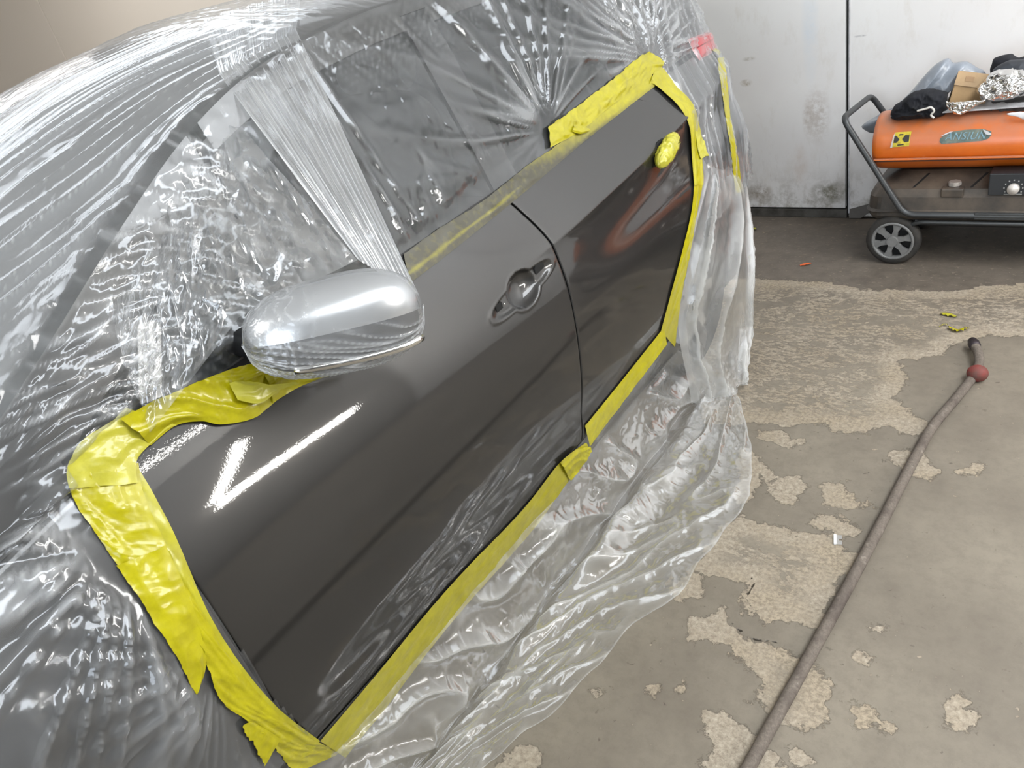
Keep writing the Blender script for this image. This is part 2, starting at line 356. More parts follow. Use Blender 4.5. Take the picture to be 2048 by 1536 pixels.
def mth(op, a, c=None, d=None, clamp=False):
    n = N(nt, 'ShaderNodeMath', operation=op, use_clamp=clamp)
    for i, v in enumerate((a, c, d)):
        if v is None: continue
        if isinstance(v, (int, float)): n.inputs[i].default_value = v
        else: L(v, n.inputs[i])
    return n.outputs[0]
def mixc(f, a, c):
    n = N(nt, 'ShaderNodeMix', data_type='RGBA')
    if isinstance(f, float): n.inputs[0].default_value = f
    else: L(f, n.inputs[0])
    for i, v in ((6, a), (7, c)):
        if isinstance(v, tuple): n.inputs[i].default_value = (*v, 1)
        else: L(v, n.inputs[i])
    return n.outputs[2]
def ramp(f, a, c):
    n = N(nt, 'ShaderNodeMapRange'); n.inputs['From Min'].default_value = a; n.inputs['From Max'].default_value = c; n.clamp = True; L(f, n.inputs[0]); return n.outputs[0]
at = N(nt, 'ShaderNodeAttribute', attribute_name='peel').outputs['Fac']
wob = mth('MULTIPLY', mth('SUBTRACT', noise(13, 10, .72), .5), .15)
e = mth('ADD', at, wob)
peelm = ramp(e, -.0015, .0015)
# flaky islands of paint inside the large worn band, small chips elsewhere
isl = noise(9, 9, .7, .4, stretch=(1.0, 1.6, 1))
keep = mth('MULTIPLY', ramp(isl, .53, .55), ramp(at, .035, .09))
flk = mth('MULTIPLY', ramp(noise(34, 7, .7, .3, stretch=(1, 1.8, 1)), .50, .56), ramp(at, .05, .12))
peelm = mth('MULTIPLY', peelm, mth('SUBTRACT', 1.0, mth('MAXIMUM', mth('MULTIPLY', keep, .85), mth('MULTIPLY', flk, .85))))
chips = mth('MAXIMUM', ramp(noise(17, 4, .5, .2), .715, .722), ramp(noise(60, 5, .6, .2), .70, .71))
sep = N(nt, 'ShaderNodeSeparateXYZ'); L(geo.outputs['Position'], sep.inputs[0])
farband = ramp(sep.outputs['Y'], 2.9, 3.2)
chips2 = mth('MULTIPLY', ramp(noise(38, 5, .6, stretch=(1, 1.8, 1)), .62, .63), farband)
peelm = mth('MAXIMUM', peelm, mth('MAXIMUM', chips, mth('MULTIPLY', chips2, .6)))
conc = mixc(ramp(noise(75, 9, .8), .36, .64), (.43, .375, .295), (.185, .152, .115))
conc = mixc(ramp(noise(4, 5, .6), .42, .62), conc, mixc(ramp(noise(90, 4, .7), .4, .6), (.21, .175, .13), (.36, .30, .22)))
pnt = mixc(ramp(noise(3.2, 7, .6), .35, .65), (.225, .197, .155), (.165, .143, .113))
pnt = mixc(mth('MULTIPLY', ramp(noise(30, 8, .75), .45, .75), .5), pnt, (.12, .10, .08))
pnt = mixc(mth('MULTIPLY', farband, .75), pnt, mixc(ramp(noise(11, 8, .7), .4, .62), (.135, .112, .092), (.085, .070, .058)))
# shallow stained zone of thinner paint next to the worn band
spots = ramp(noise(34, 4, .6, .5), .66, .72)
pnt = mixc(mth('MULTIPLY', spots, .6), pnt, (.06, .045, .035))
colr = mixc(peelm, pnt, conc)
rim = mth('MULTIPLY', mth('SUBTRACT', 1.0, ramp(mth('ABSOLUTE', mth('SUBTRACT', e, -.0025)), .0, .003)), .55)
colr = mixc(rim, colr, (.07, .055, .04))
cw = mth('ADD', N(nt, 'ShaderNodeAttribute', attribute_name='crack').outputs['Fac'], mth('MULTIPLY', mth('SUBTRACT', noise(40, 4, .6), .5), .016))
ck = mth('SUBTRACT', 1.0, ramp(mth('ABSOLUTE', cw), .001, .0035))
colr = mixc(mth('MULTIPLY', ck, .9), colr, (.02, .015, .01))
L(colr, b.inputs['Base Color'])
b.inputs['Specular IOR Level'].default_value = .35
rg_ = N(nt, 'ShaderNodeMapRange'); L(peelm, rg_.inputs[0]); rg_.inputs['To Min'].default_value = .48; rg_.inputs['To Max'].default_value = .9; L(rg_.outputs[0], b.inputs['Roughness'])
bp = N(nt, 'ShaderNodeBump'); bp.inputs['Strength'].default_value = .6; bp.inputs['Distance'].default_value = .004
hh = mth('MULTIPLY_ADD', noise(70, 8, .7), .35, mth('MULTIPLY', mth('SUBTRACT', 1.0, peelm), .6))
hh = mth('SUBTRACT', hh, mth('MULTIPLY', ck, 1.5))
L(hh, bp.inputs['Height']); L(bp.outputs[0], b.inputs['Normal'])
P = np.stack([gx, gy, np.zeros_like(gx)], -1)
fl = grid_obj('floor', P, M_FLOOR, attrs={'peel': peel, 'crack': crack})
tag(fl, 'painted concrete floor with peeling grey paint', kind='structure')

# back wall: white sheet panels over a dark kick strip
m, nt, b = new_mat('scuffed_white_panel'); M_WALL = m; L = nt.links.new
geo = N(nt, 'ShaderNodeNewGeometry'); sep = N(nt, 'ShaderNodeSeparateXYZ'); L(geo.outputs['Position'], sep.inputs[0])
base = mixc(ramp(noise(1.6, 5, .5), .35, .7), (.80, .80, .79), (.74, .72, .71))
base = mixc(mth('MULTIPLY', ramp(noise(8, 8, .7, stretch=(1.5, 1, .7)), .55, .8), .35), base, (.55, .50, .42))
# grime creeping up from the floor
g1 = mth('MULTIPLY', mth('SUBTRACT', 1.0, ramp(sep.outputs['Z'], .04, .28)), ramp(noise(9, 8, .7), .46, .60))
base = mixc(mth('MULTIPLY', g1, .75), base, (.24, .21, .16))
g3 = mth('MULTIPLY', mth('SUBTRACT', 1.0, ramp(sep.outputs['Z'], .05, .5)), ramp(noise(28, 6, .7, stretch=(1.4, 1, .4)), .55, .66))
base = mixc(mth('MULTIPLY', g3, .35), base, (.36, .31, .24))
def blot(cx, cz, rx, rz, col, s, sc_=16):
    global base
    dx = mth('DIVIDE', mth('SUBTRACT', sep.outputs['X'], cx), rx); dz = mth('DIVIDE', mth('SUBTRACT', sep.outputs['Z'], cz), rz)
    r = mth('SQRT', mth('ADD', mth('MULTIPLY', dx, dx), mth('MULTIPLY', dz, dz)))
    f = mth('MULTIPLY', mth('SUBTRACT', 1.0, ramp(r, .35, 1.0)), ramp(noise(sc_, 6, .7), .38, .58))
    base = mixc(mth('MULTIPLY', f, s), base, col)
pw = lambda x, y: atY(x, y, 3.9)
for x, y, rx, rz, c, s, q in ((1492,166,.035,.02,(.38,.33,.24),.9,30),(1498,118,.04,.012,(.40,.37,.30),.8,30),(1635,232,.07,.16,(.42,.36,.31),.55,34),(1615,235,.03,.12,(.42,.36,.31),.5,40),(1620,40,.045,.35,(.60,.70,.80),.45,3),(1660,385,.11,.07,(.20,.19,.14),.9,22),(1520,385,.08,.06,(.22,.17,.12),.8,26),(1600,330,.05,.12,(.55,.44,.36),.35,12),(1720,72,.03,.006,(.25,.25,.27),.9,30),(1745,160,.02,.02,(.6,.58,.55),.3,10)):
    p = pw(x, y); blot(float(p[0]), float(p[2]), rx, rz, c, s, q)
fb = ramp(sep.outputs['X'], -4.0, -3.0); base = mixc(mth('SUBTRACT', 1.0, fb), base, (.74, .66, .57))
L(base, b.inputs['Base Color']); b.inputs['Roughness'].default_value = .55
bp = N(nt, 'ShaderNodeBump'); bp.inputs['Strength'].default_value = .25; bp.inputs['Distance'].default_value = .004; L(noise(24, 6, .6), bp.inputs['Height']); L(bp.outputs[0], b.inputs['Normal'])
M_CONC = pmat('plain_render', (.34, .33, .31), .8, var=.3, vscale=3)
M_CEIL = pmat('ceiling_sheet', (.80, .80, .79), .8, var=.12, vscale=2)
WY = 3.9
wb = box_obj('wall_back', (-9.5, 4.5, WY + .035, WY + .15, 0, CEIL), M_DARK); tag(wb, 'back wall behind the white sheet panels', kind='structure')
for x0, x1, z0 in ((-9.5, -7.105, .055), (-7.09, -2.4, .055), (-2.392, .026, .055), (.043, 2.45, .012), (2.46, 4.5, .012)):
    box_obj('panel', (x0, x1, WY, WY + .03, z0, CEIL), M_WALL, wb, bev=.002)
o = box_obj('edge_trim', (.0405, .047, WY - .004, WY + .03, .03, CEIL), M_WHITEB, wb)
bs = box_obj('baseboard_back', (-9.5, .032, WY + .004, WY + .034, 0, .046), pmat('dirty_grey_strip', (.10, .095, .085), .6, col2=(.035, .03, .025), vscale=9), bev=.003); tag(bs, 'dark grey kick strip under the white panels', kind='structure')
# torn corner piece of the kick strip right of the seam
me = bpy.data.meshes.new('trim_1')
me.from_pydata([(.045, WY - .004, .004), (.17, WY - .004, .09), (.17, WY - .004, .055), (.10, WY - .004, .004), (.045, WY, .05), (.045, WY + .01, .004), (.17, WY + .01, .09), (.17, WY + .01, .055), (.10, WY + .01, .004)], [], [(0, 3, 2, 1, 4), (0, 5, 8, 3), (3, 8, 7, 2), (2, 7, 6, 1), (5, 6, 7, 8)]); me.update()
tag(link('trim_1', me, pmat('grey_offcut', (.12, .11, .10), .6), smooth=False), 'grey corner offcut at the foot of the panel seam', kind='structure')
tag(box_obj('wall_left', (-9.65, -9.5, -5, 4, 0, CEIL), M_CEIL), 'left wall', kind='structure')
M_RWALL = pmat('brown_grey_render', (.18, .172, .16), .8, var=.3, vscale=2)
tag(box_obj('wall_right', (4.5, 4.65, -5, 4, 0, CEIL), M_RWALL), 'right wall', kind='structure')
bm = bmesh.new(); bm_box(bm, -9.5, -.6, -5.15, -5, 0, CEIL); bm_box(bm, 3.0, 4.5, -5.15, -5, 0, CEIL); bm_box(bm, -.6, 3.0, -5.15, -5, 2.95, CEIL)
tag(bm_obj('wall_front', bm, M_CONC), 'wall with the shutter opening behind the camera', kind='structure')
tag(box_obj('ceiling', (-9.65, 4.65, -5.15, 4.05, CEIL, CEIL + .1), M_CEIL), 'pale ceiling', kind='structure')
exec_lights = True

# ------------------------------------------------------------------ the car: surface of its near side
def I(x, xs, ys): return np.interp(x, xs, ys)
def sI(x, xs, ys):
    # smooth monotone-ish interpolation (Catmull-Rom on non uniform knots, sampled)
    xs = np.asarray(xs, float); ys = np.asarray(ys, float)
    mth_ = np.gradient(ys, xs); x = np.asarray(x, float)
    i = np.clip(np.searchsorted(xs, x) - 1, 0, len(xs) - 2); h = xs[i + 1] - xs[i]; t = np.clip((x - xs[i]) / h, 0, 1)
    return (2*t**3-3*t**2+1)*ys[i] + (t**3-2*t**2+t)*h*mth_[i] + (-2*t**3+3*t**2)*ys[i+1] + (t**3-t**2)*h*mth_[i+1]
XC = -.88
def zbelt(y): return sI(y, [-.9, -.6, 0, .36, .9, 1.46, 2.2, 2.7, 3.1], [.78, .86, .97, 1.035, 1.045, 1.058, 1.10, 1.11, 1.08])
def zrail(y): return sI(y, [-.9, -.6, 0, .2, .34, .6, .8, 1.0, 1.25, 1.6, 2.2, 2.6, 2.85, 3.1], [.82, .92, 1.07, 1.13, 1.20, 1.335, 1.425, 1.487, 1.52, 1.53, 1.505, 1.45, 1.38, 1.28])
def zcrown(y): return sI(y, [-.9, -.6, -.1, .1, .36, .8, 1.1, 1.6, 2.2, 2.7, 3.1], [.90, 1.0, 1.13, 1.20, 1.36, 1.535, 1.585, 1.60, 1.585, 1.53, 1.43])
PZ = [.15, .22, .30, .38, .48, .60, .72, .82, .90, .97, 1.03, 1.08, 1.14]
PX = [-.10, -.065, -.040, -.022, -.008, 0, -.004, -.020, -.048, -.082, -.116, -.145, -.18]
def crease_z(y): return .905 + (y - 1.54) * .075
def plan(y):
    return -.05 * np.clip((.45 - y) / 1.3, 0, 2) ** 2 - .075 * np.clip((y - 1.9) / 1.1, 0, 2) ** 2.2 - .30 * np.clip((y - 2.84) / .3, 0, 2) ** 2.5 - .30 * np.clip((-.55 - y) / .4, 0, 2) ** 2
def S(y, z):
    y = np.asarray(y, float); z = np.asarray(z, float)
    zb = zbelt(y); zz = np.minimum(z, zb)
    x = sI(zz - (zb - 1.045) * sstep(.6, 1.0, zz), PZ, PX)
    # shoulder crease on the rear door, fading out over the front door
    amp = .020 * sstep(1.30, 1.75, y); dz = zz - crease_z(y)
    x = x + amp * np.where(dz > 0, np.exp(-dz / .07), np.exp(dz / .035)) - .012 * sstep(1.5, 1.9, y) * np.exp(-((dz + .10) / .07) ** 2)
    # soft lower scallop along the doors
    x = x - .006 * np.exp(-((zz - .40) / .05) ** 2) * sstep(.3, .6, y)
    x = x + plan(y)
    xb = x
    up = np.maximum(z - zb, 0)
    return xb - .34 * up - .10 * up ** 2
def sec(y, s):
    """y, s arrays -> points; s 0..1 side up to the belt, 1..2 side glass, 2..3 roof / screen / bonnet to the centre, mirrored after 3"""
    y = np.asarray(y, float); s = np.asarray(s, float); y, s = np.broadcast_arrays(y, s)
    sm = np.where(s > 3, 6 - s, s)
    zb = zbelt(y); zr = np.maximum(zrail(y), zb + .02); zc = np.maximum(zcrown(y), zr + .02)
    z01 = .24 + (zb - .24) * sm; z12 = zb + (zr - zb) * (sm - 1)
    z = np.where(sm <= 1, z01, np.minimum(z12, zr)); x = S(y, z)
    xr = S(y, zr); q = np.clip(sm - 2, 0, 1)
    rx = xr + (XC - xr) * q; rz = zr + (zc - zr) * (1 - (1 - q) ** 2.2)
    x = np.where(sm > 2, rx, x); z = np.where(sm > 2, rz, z)
    x = np.where(s > 3, 2 * XC - x, x)
    return np.stack([x, y, z], -1)
def on_side(px, py, off=0.0):
    X = -.05
    for _ in range(25):
        p = atX(px, py, X); X = .5 * X + .5 * (float(S(p[1], p[2])) + off)
    return atX(px, py, X)
def normals(P):
    du = np.gradient(P, axis=0); dv = np.gradient(P, axis=1); n = np.cross(du, dv)
    return n / (np.linalg.norm(n, axis=-1, keepdims=True) + 1e-12)

car = empty('car', (-.88, .9, 0)); tag(car, 'dark grey metallic hatchback masked up with clear film and yellow tape', 'car')

def coons(left, right, bottom, top, nu, nv):
    """each edge: list of (y,z); left/right run bottom->top, bottom/top run left->right"""
    def rs(L_, n):
        L_ = np.array(L_, float); d = np.r_[0, np.cumsum(np.hypot(*np.diff(L_, axis=0).T))]; d /= d[-1]; t = np.linspace(0, 1, n)
        return np.stack([np.interp(t, d, L_[:, 0]), np.interp(t, d, L_[:, 1])], -1)
    l, r, bo, to = rs(left, nv), rs(right, nv), rs(bottom, nu), rs(top, nu)
    u = np.linspace(0, 1, nu)[:, None, None]; v = np.linspace(0, 1, nv)[None, :, None]
    return (1 - u) * l[None] + u * r[None] + (1 - v) * bo[:, None] + v * to[:, None] - ((1-u)*(1-v)*l[0] + u*(1-v)*r[0] + (1-u)*v*l[-1] + u*v*r[-1])
def curve(pts, n=10):
    return [(v.x, v.y) for v in smooth_path([(a, c, 0) for a, c in pts], n)]
def panel(name, Q, mat, parent, disp=None, lip=.014, off=0.0):
    """a pressed body panel: skin on S(y,z) with edges rolled inwards"""
    Yq, Zq = Q[..., 0], Q[..., 1]
    X = S(Yq, Zq) + off
    P = np.stack([X, Yq, Zq], -1)
    if disp is not None: P[..., 0] += disp(Yq, Zq)
    # border ring going inwards
    nu, nv = P.shape[:2]
    def ring(P, dx, shrink):
        c = P.mean((0, 1)); R = P.copy(); return R
    R1 = np.zeros((nu + 4, nv + 4, 3)); R1[2:-2, 2:-2] = P
    def edge(a, b_, dx, sh): pass
    # push: outermost index -> -lip, next -> -.002 (rounded)
    R1[1, 2:-2] = P[0] + [-.003, 0, 0]; R1[0, 2:-2] = P[0] + [-lip, 0, 0]
    R1[-2, 2:-2] = P[-1] + [-.003, 0, 0]; R1[-1, 2:-2] = P[-1] + [-lip, 0, 0]
    R1[2:-2, 1] = P[:, 0] + [-.003, 0, 0]; R1[2:-2, 0] = P[:, 0] + [-lip, 0, 0]
    R1[2:-2, -2] = P[:, -1] + [-.003, 0, 0]; R1[2:-2, -1] = P[:, -1] + [-lip, 0, 0]
    for i, si in ((0, 2), (1, 2), (-1, -3), (-2, -3)):
        for j, sj in ((0, 2), (1, 2), (-1, -3), (-2, -3)):
            dx = -lip if (i in (0, -1) or j in (0, -1)) else -.003
            R1[i, j] = R1[si, sj] + [dx, 0, 0]
    # inset the two skin-border rows a hair so the edge reads rounded
    R1[2, 2:-2, 0] -= .0008; R1[-3, 2:-2, 0] -= .0008; R1[2:-2, 2, 0] -= .0008; R1[2:-2, -3, 0] -= .0008
    return grid_obj(name, R1, mat, parent)

GAP = [(1.470, .30), (1.474, .36), (1.478, .47), (1.500, .68), (1.513, .80), (1.512, .92), (1.480, 1.02), (1.462, 1.058)]
FR = [(.392, .30), (.372, .40), (.352, .50), (.343, .72), (.346, .92), (.352, 1.035)]
top_f = [(y, float(zbelt(y))) for y in np.linspace(.352, 1.460, 30)]
bot_f = [(.392, .30), (1.470, .30)]
# handle scoop of the front door
HC, HW = on_side(1046, 580), None
hp = {k: on_side(*v) for k, v in dict(a=(1000, 618), b=(1090, 530), c=(1046, 578), top=(1040, 527), bot=(1062, 607)).items()}
ang = math.atan2(hp['b'][2] - hp['a'][2], hp['b'][1] - hp['a'][1])
def hloc(Y, Z):
    dy, dz = Y - hp['c'][1], Z - hp['c'][2]; return dy * math.cos(ang) + dz * math.sin(ang), -dy * math.sin(ang) + dz * math.cos(ang)
def handle_disp(Y, Z):
    u, v = hloc(Y, Z)
    hl = np.hypot(hp['b'][1] - hp['a'][1], hp['b'][2] - hp['a'][2]) / 2
    # long shallow flange, two end pockets and the finger bowl
    r1 = (np.abs(u / (hl + .026)) ** 2.6 + np.abs(v / .024) ** 2.6) ** (1 / 2.6)
    r2 = np.sqrt(((u - .002) / .062) ** 2 + ((v + .002) / .043) ** 2)
    d = np.minimum(-.008 * (1 - sstep(.80, 1.04, r1)), -.030 * np.clip(1 - r2 ** 2.2, 0, 1) ** .62)
    d += .0015 * np.exp(-((np.minimum(r1, r2 / .98) - 1.08) / .08) ** 2)
    return d
fd = panel('front_door', coons(curve(FR), curve(GAP), bot_f, top_f, 330, 230), M_PAINT, car, disp=handle_disp)
# dark handle sockets
for (px, py, su, sv) in ((1003, 616, .013, .0125), (1083, 537, .021, .0155)):
    p = on_side(px, py); u, v = hloc(p[1], p[2]); xx = float(S(p[1], p[2])) + float(handle_disp(np.array(p[1]), np.array(p[2])))
    random.seed(int(px)); n = 22; ring = []
    for k in range(n):
        a = 2 * math.pi * k / n; cx_, cy_ = math.cos(a), math.sin(a)
        q = 1 / max(abs(cx_) ** 6 + abs(cy_) ** 6, 1e-6) ** (1 / 6); q *= random.uniform(.9, 1.06)
        du, dv = su * q * cx_, sv * q * cy_
        ring.append((du * math.cos(ang) - dv * math.sin(ang), du * math.sin(ang) + dv * math.cos(ang)))
    V = [(xx + .0022, p[1] + a, p[2] + c) for a, c in ring] + [(xx - .004, p[1] + a * 1.02, p[2] + c * 1.02) for a, c in ring]
    Fs = [tuple(range(n))] + [(k, (k + 1) % n, n + (k + 1) % n, n + k) for k in range(n)]
    me = bpy.data.meshes.new('handle_socket'); me.from_pydata(V, [], Fs); me.update(); o = link('handle_socket', me, M_DARK, fd, smooth=False)
    o['label'] = 'ragged black hole where the door handle was removed'
p = on_side(1009, 608); bm = bmesh.new(); bmesh.ops.create_icosphere(bm, subdivisions=2, radius=.0032, matrix=Matrix.Translation((p[0] - .001, p[1], p[2]))); bm_obj('screw_head', bm, M_CHROME, fd, True)

GAP2 = [(y + .0045, z) for y, z in GAP]
RD = [(2.00, .335), (2.05, .39), (2.13, .47), (2.235, .59), (2.31, .69), (2.36, .79), (2.375, .88), (2.34, .98), (2.26, 1.05), (2.17, 1.098)]
top_r = [(y, float(zbelt(y))) for y in np.linspace(1.466, 2.17, 24)]
rd = panel('rear_door', coons(curve(GAP2), curve(RD), [(1.4745, .30), (1.8, .31), (2.00, .335)], top_r, 220, 220), M_PAINT, car)
# sill under the doors
yy = np.linspace(.40, 2.0, 60)[:, None]; zz = np.linspace(.17, .292, 8)[None]
Q = np.stack(np.broadcast_arrays(yy, zz), -1); panel('sill', Q, M_PAINT, car, off=-.012)
# fender with its wheel arch
AY, AZ, AR = -.28, .335, .37
def arch_pts(a0, a1, n): return [(AY + AR * math.cos(t), AZ + AR * math.sin(t)) for t in np.linspace(a0, a1, n)]
th0 = math.radians(-5); rp = [(AY + AR * math.cos(th0), AZ + AR * math.sin(th0))]
FRL = [(y - .0045, z) for y, z in FR]
fend_r = curve(FRL)
bot = [(.3875 - .0045 * 0, .30), (.12, .30)][::-1]
# rear piece of the fender (arch to door) and the strip above the arch
archR = [(AY + AR * math.cos(t), AZ + AR * math.sin(t)) for t in np.linspace(math.radians(-5), math.radians(88), 30)]
Q = coons(archR, fend_r, [archR[0], (.387, .30)], [archR[-1], (-.1, .85), (.1, .98), (.347, 1.034)], 90, 110)
fender = panel('fender', Q, M_PAINT, car)
archF = [(AY + AR * math.cos(t), AZ + AR * math.sin(t)) for t in np.linspace(math.radians(185), math.radians(88), 30)]
Q = coons([(-.92, .30), (-.92, .78)], archF and [archF[k] for k in range(30)], [(-.92, .30), archF[0]], [(-.92, .78), (-.6, .82), archF[-1]], 60, 60)
panel('front_bumper_side', Q, M_PAINT, car)
Q = coons([(-.92, .782), (-.92, float(zbelt(-.92)))], [(.345, 1.0335), (.345, 1.0345)], [(-.92, .782), (-.6, .822), (AY + AR * math.cos(math.radians(88)), AZ + AR), (-.1, .852), (.1, .982), (.345, 1.0335)], [(y, float(zbelt(y))) for y in np.linspace(-.92, .345, 20)], 80, 24)
panel('fender_top', Q, M_PAINT, car, lip=.004)
# rear quarter, its arch and bumper corner
BY, BZ, BR = 2.36, .335, .375
RDL = [(y + .005, z) for y, z in RD]
q1 = coons(curve(RDL)[45:], [(2.9, .40), (2.98, .9), (2.98, 1.08)], [(2.31, .70), (2.42, .72), (2.60, .64), (2.71, .50), (2.74, .40), (2.9, .40)], [(2.175, 1.10), (2.98, 1.09)], 70, 60)
panel('quarter_panel', q1, M_PAINT, car)
# ---- upper body as separate skins
def skin(name, ys, ss, mat, parent, mask=None, off=0.0):
    yg, sg = np.meshgrid(ys, ss, indexing='ij'); P = sec(yg, sg)
    if off: P = P - normals(P) * off * -1
    mk = None
    if mask is not None:
        c = mask((yg[:-1, :-1] + yg[1:, 1:]) / 2, (sg[:-1, :-1] + sg[1:, 1:]) / 2, P[:-1, :-1, 2]); mk = c
    return grid_obj(name, P, mat, parent, mask=mk)
# pillar-and-rail frame: A pillar, cant rail, B pillar, C pillar cut out of the side-glass skin
def win_mask(y, s):
    """signed-ish test for the three side windows, in (y, s in 1..2)"""
    t = s - 1
    q = (y > .30) & (y < .80) & (t > .05) & (t < 1 - .115 / np.maximum(.16, zrail(y) - zbelt(y)))
    f = (y > .835) & (y < 1.455) & (t > .02) & (t < .86)
    r = (y > 1.545) & (y < 2.22) & (t > .02) & (t < .86) & (t < .86 - np.clip((y - 2.02) / .28, 0, 1) ** 2 * .8)
    return q, f, r
yg_ = np.linspace(.16, 3.0, 570); sg_ = np.linspace(1, 2, 90)
skin('side_frame', yg_, sg_, M_PAINT, car, mask=lambda y, s, z: ~(win_mask(y, s)[0] | win_mask(y, s)[1] | win_mask(y, s)[2]) & ~((y > .80) & (y < .835)) & ~((y > 1.455) & (y < 1.545) & (s < 1.93)))
for nm, k, (ya, yb) in (('quarter_window', 0, (.29, .81)), ('front_window', 1, (.82, 1.46)), ('rear_window', 2, (1.54, 2.23))):
    ys = np.linspace(ya, yb, 130); ss = np.linspace(1.0, 1.9, 60)
    o = skin(nm, ys, ss, M_GLASS, car, mask=lambda y, s, z, k=k: win_mask(np.clip(y, ya + .012, yb - .012), np.clip(s, 1.055, 1.84))[k] | win_mask(y, s)[k])
    o.location.x -= .006
o = skin('window_pillar', np.linspace(.795, .84, 6), np.linspace(1, 1.93, 30), M_BLACK, car)
o = skin('window_pillar', np.linspace(1.45, 1.55, 8), np.linspace(1, 1.93, 30), M_BLACK, car)
skin('waist_seal', np.linspace(.36, 2.2, 120), np.linspace(1.0, 1.035, 3), M_BLACK, car).location.x += .002
skin('windscreen', np.linspace(.10, 1.08, 90), np.linspace(2.0, 4.0, 60), M_GLASS, car, mask=lambda y, s, z: (y > .16) & (y < 1.075))
skin('roof', np.linspace(1.08, 2.95, 120), np.linspace(1.995, 4.0, 80), M_PAINT, car)
skin('bonnet', np.linspace(-.92, .155, 60), np.linspace(1.0, 5.0, 80), M_PAINT, car)
skin('far_side', np.linspace(-.92, 3.0, 120), np.linspace(4.0, 6.0, 60), M_PAINT, car)
for ya, yb in ((.62, .70), (.80, .98), (1.10, 1.16), (1.30, 1.42), (1.62, 1.70), (1.78, 1.82)):
    tube_obj('far_roof_moulding', [tuple(sec(np.array(y_), np.array(3.86)) + [0, 0, .012]) for y_ in np.linspace(ya, yb, 5)], .006, M_DARK, car, 6)
# windscreen frame strip visible at the pillar foot: gap between pillar and wing
gp = [on_side(x, y, .001) for x, y in ((-40, 789), (0, 786), (60, 780), (132, 766))]
tube_obj('pillar_joint', [tuple(v) for v in smooth_path([tuple(p) for p in gp], 6)], .0022, M_DARK, car, 6)
# inner dark body, floor pan, tail
bm = bmesh.new(); bm_box(bm, -1.70, -.12, -.85, 2.9, .18, .80); bm_box(bm, -1.6, -.30, -.80, .12, .80, .93)
bm_obj('inner_shell', bm, M_DARK, car)
tg = np.linspace(0, 1, 24)
yg, sg = np.meshgrid(np.linspace(0, 1, 10), np.linspace(0, 6, 90), indexing='ij')
P0 = sec(np.full_like(sg, 2.985), sg); cen = np.array([XC, 3.09, .85])
P = P0 + (cen - P0) * (yg[..., None]); P[..., 1] = P0[..., 1] + .11 * np.sqrt(1 - (1 - yg) ** 2)
grid_obj('tailgate', P, M_PAINT, car)
P0 = sec(np.full_like(sg, -.918), sg); P = P0 + (np.array([XC, -1.0, .6]) - P0) * (yg[..., None]); P[..., 1] = P0[..., 1] - .10 * np.sqrt(1 - (1 - yg) ** 2)
grid_obj('nose', P, M_PAINT, car)
# tail lamp on the near rear corner
yg, sg = np.meshgrid(np.linspace(2.70, 2.97, 26), np.linspace(.96, 1.13, 26), indexing='ij'); P = sec(yg, sg)
nn = normals(P); nn *= np.sign(nn[..., :1]); e_ = np.clip(np.minimum(np.minimum(yg - 2.70, 2.97 - yg) / .06, np.minimum(sg - .96, 1.13 - sg) / .05), 0, 1)
grid_obj('tail_lamp', P + nn * (.004 + .022 * np.sqrt(e_))[..., None], M_RED, car)
# wheels
WX = -.18
def wheel(cy):
    w = empty('wheel', (WX, cy, .335)); w.parent = car; w.matrix_parent_inverse = Matrix.Translation(-car.location)
    V = []; seg = 40; prof = [(-.10, .20), (-.105, .24), (-.10, .30), (-.06, .325), (0, .33), (.06, .325), (.095, .30), (.10, .24), (.09, .20)]
    for k in range(seg):
        a = 2 * math.pi * k / seg
        for dx, r in prof: V.append((WX + dx, cy + r * math.cos(a), .335 + r * math.sin(a)))
    n = len(prof); Fs = [(k * n + j, k * n + j + 1, ((k + 1) % seg) * n + j + 1, ((k + 1) % seg) * n + j) for k in range(seg) for j in range(n - 1)]
    for nm, VV, FF, mt in (('tyre', V, Fs, M_RUBBER),):
        me = bpy.data.meshes.new(nm); me.from_pydata(VV, [], FF); me.update(); o = link(nm, me, mt); o.parent = w; o.matrix_parent_inverse = Matrix.Translation((-WX, -cy, -.335))
    bm = bmesh.new()
    bmesh.ops.create_cone(bm, segments=40, radius1=.205, radius2=.19, depth=.03, cap_ends=True, matrix=Matrix.Translation((WX + .06, cy, .335)) @ Matrix.Rotation(math.pi / 2, 4, 'Y'))
    for k in range(7):
        a = 2 * math.pi * k / 7
        bm_box(bm, WX + .07, WX + .09, -.02, .02, .04, .19, mat4=Matrix.Translation((0, cy, .335)) @ Matrix.Rotation(a, 4, 'X'))
    o = bm_obj('rim', bm, M_SILVER); o.parent = w; o.matrix_parent_inverse = Matrix.Translation((-WX, -cy, -.335))
    return w
wheel(-.28); wheel(2.36)
# seats and dashboard behind the glass
def pillow(name, c, r, mat, parent, e=.5, seg=24, rot=None, nz=0.0):
    V = []; rings = 16
    def sp(v, p): return math.copysign(abs(v) ** p, v)
    for i in range(rings + 1):
        ph = -math.pi / 2 + math.pi * i / rings
        for k in range(seg):
            t = 2 * math.pi * k / seg
            V.append(Vector((r[0] * sp(math.cos(ph), e) * sp(math.cos(t), e), r[1] * sp(math.cos(ph), e) * sp(math.sin(t), e), r[2] * sp(math.sin(ph), e))))
    if rot is not None: V = [rot @ v for v in V]
    V = [v + Vector(c) for v in V]
    Fs = [(i * seg + k, i * seg + (k + 1) % seg, (i + 1) * seg + (k + 1) % seg, (i + 1) * seg + k) for i in range(rings) for k in range(seg)]
    me = bpy.data.meshes.new(name); me.from_pydata([tuple(v) for v in V], [], Fs); me.update(); return link(name, me, mat, parent)
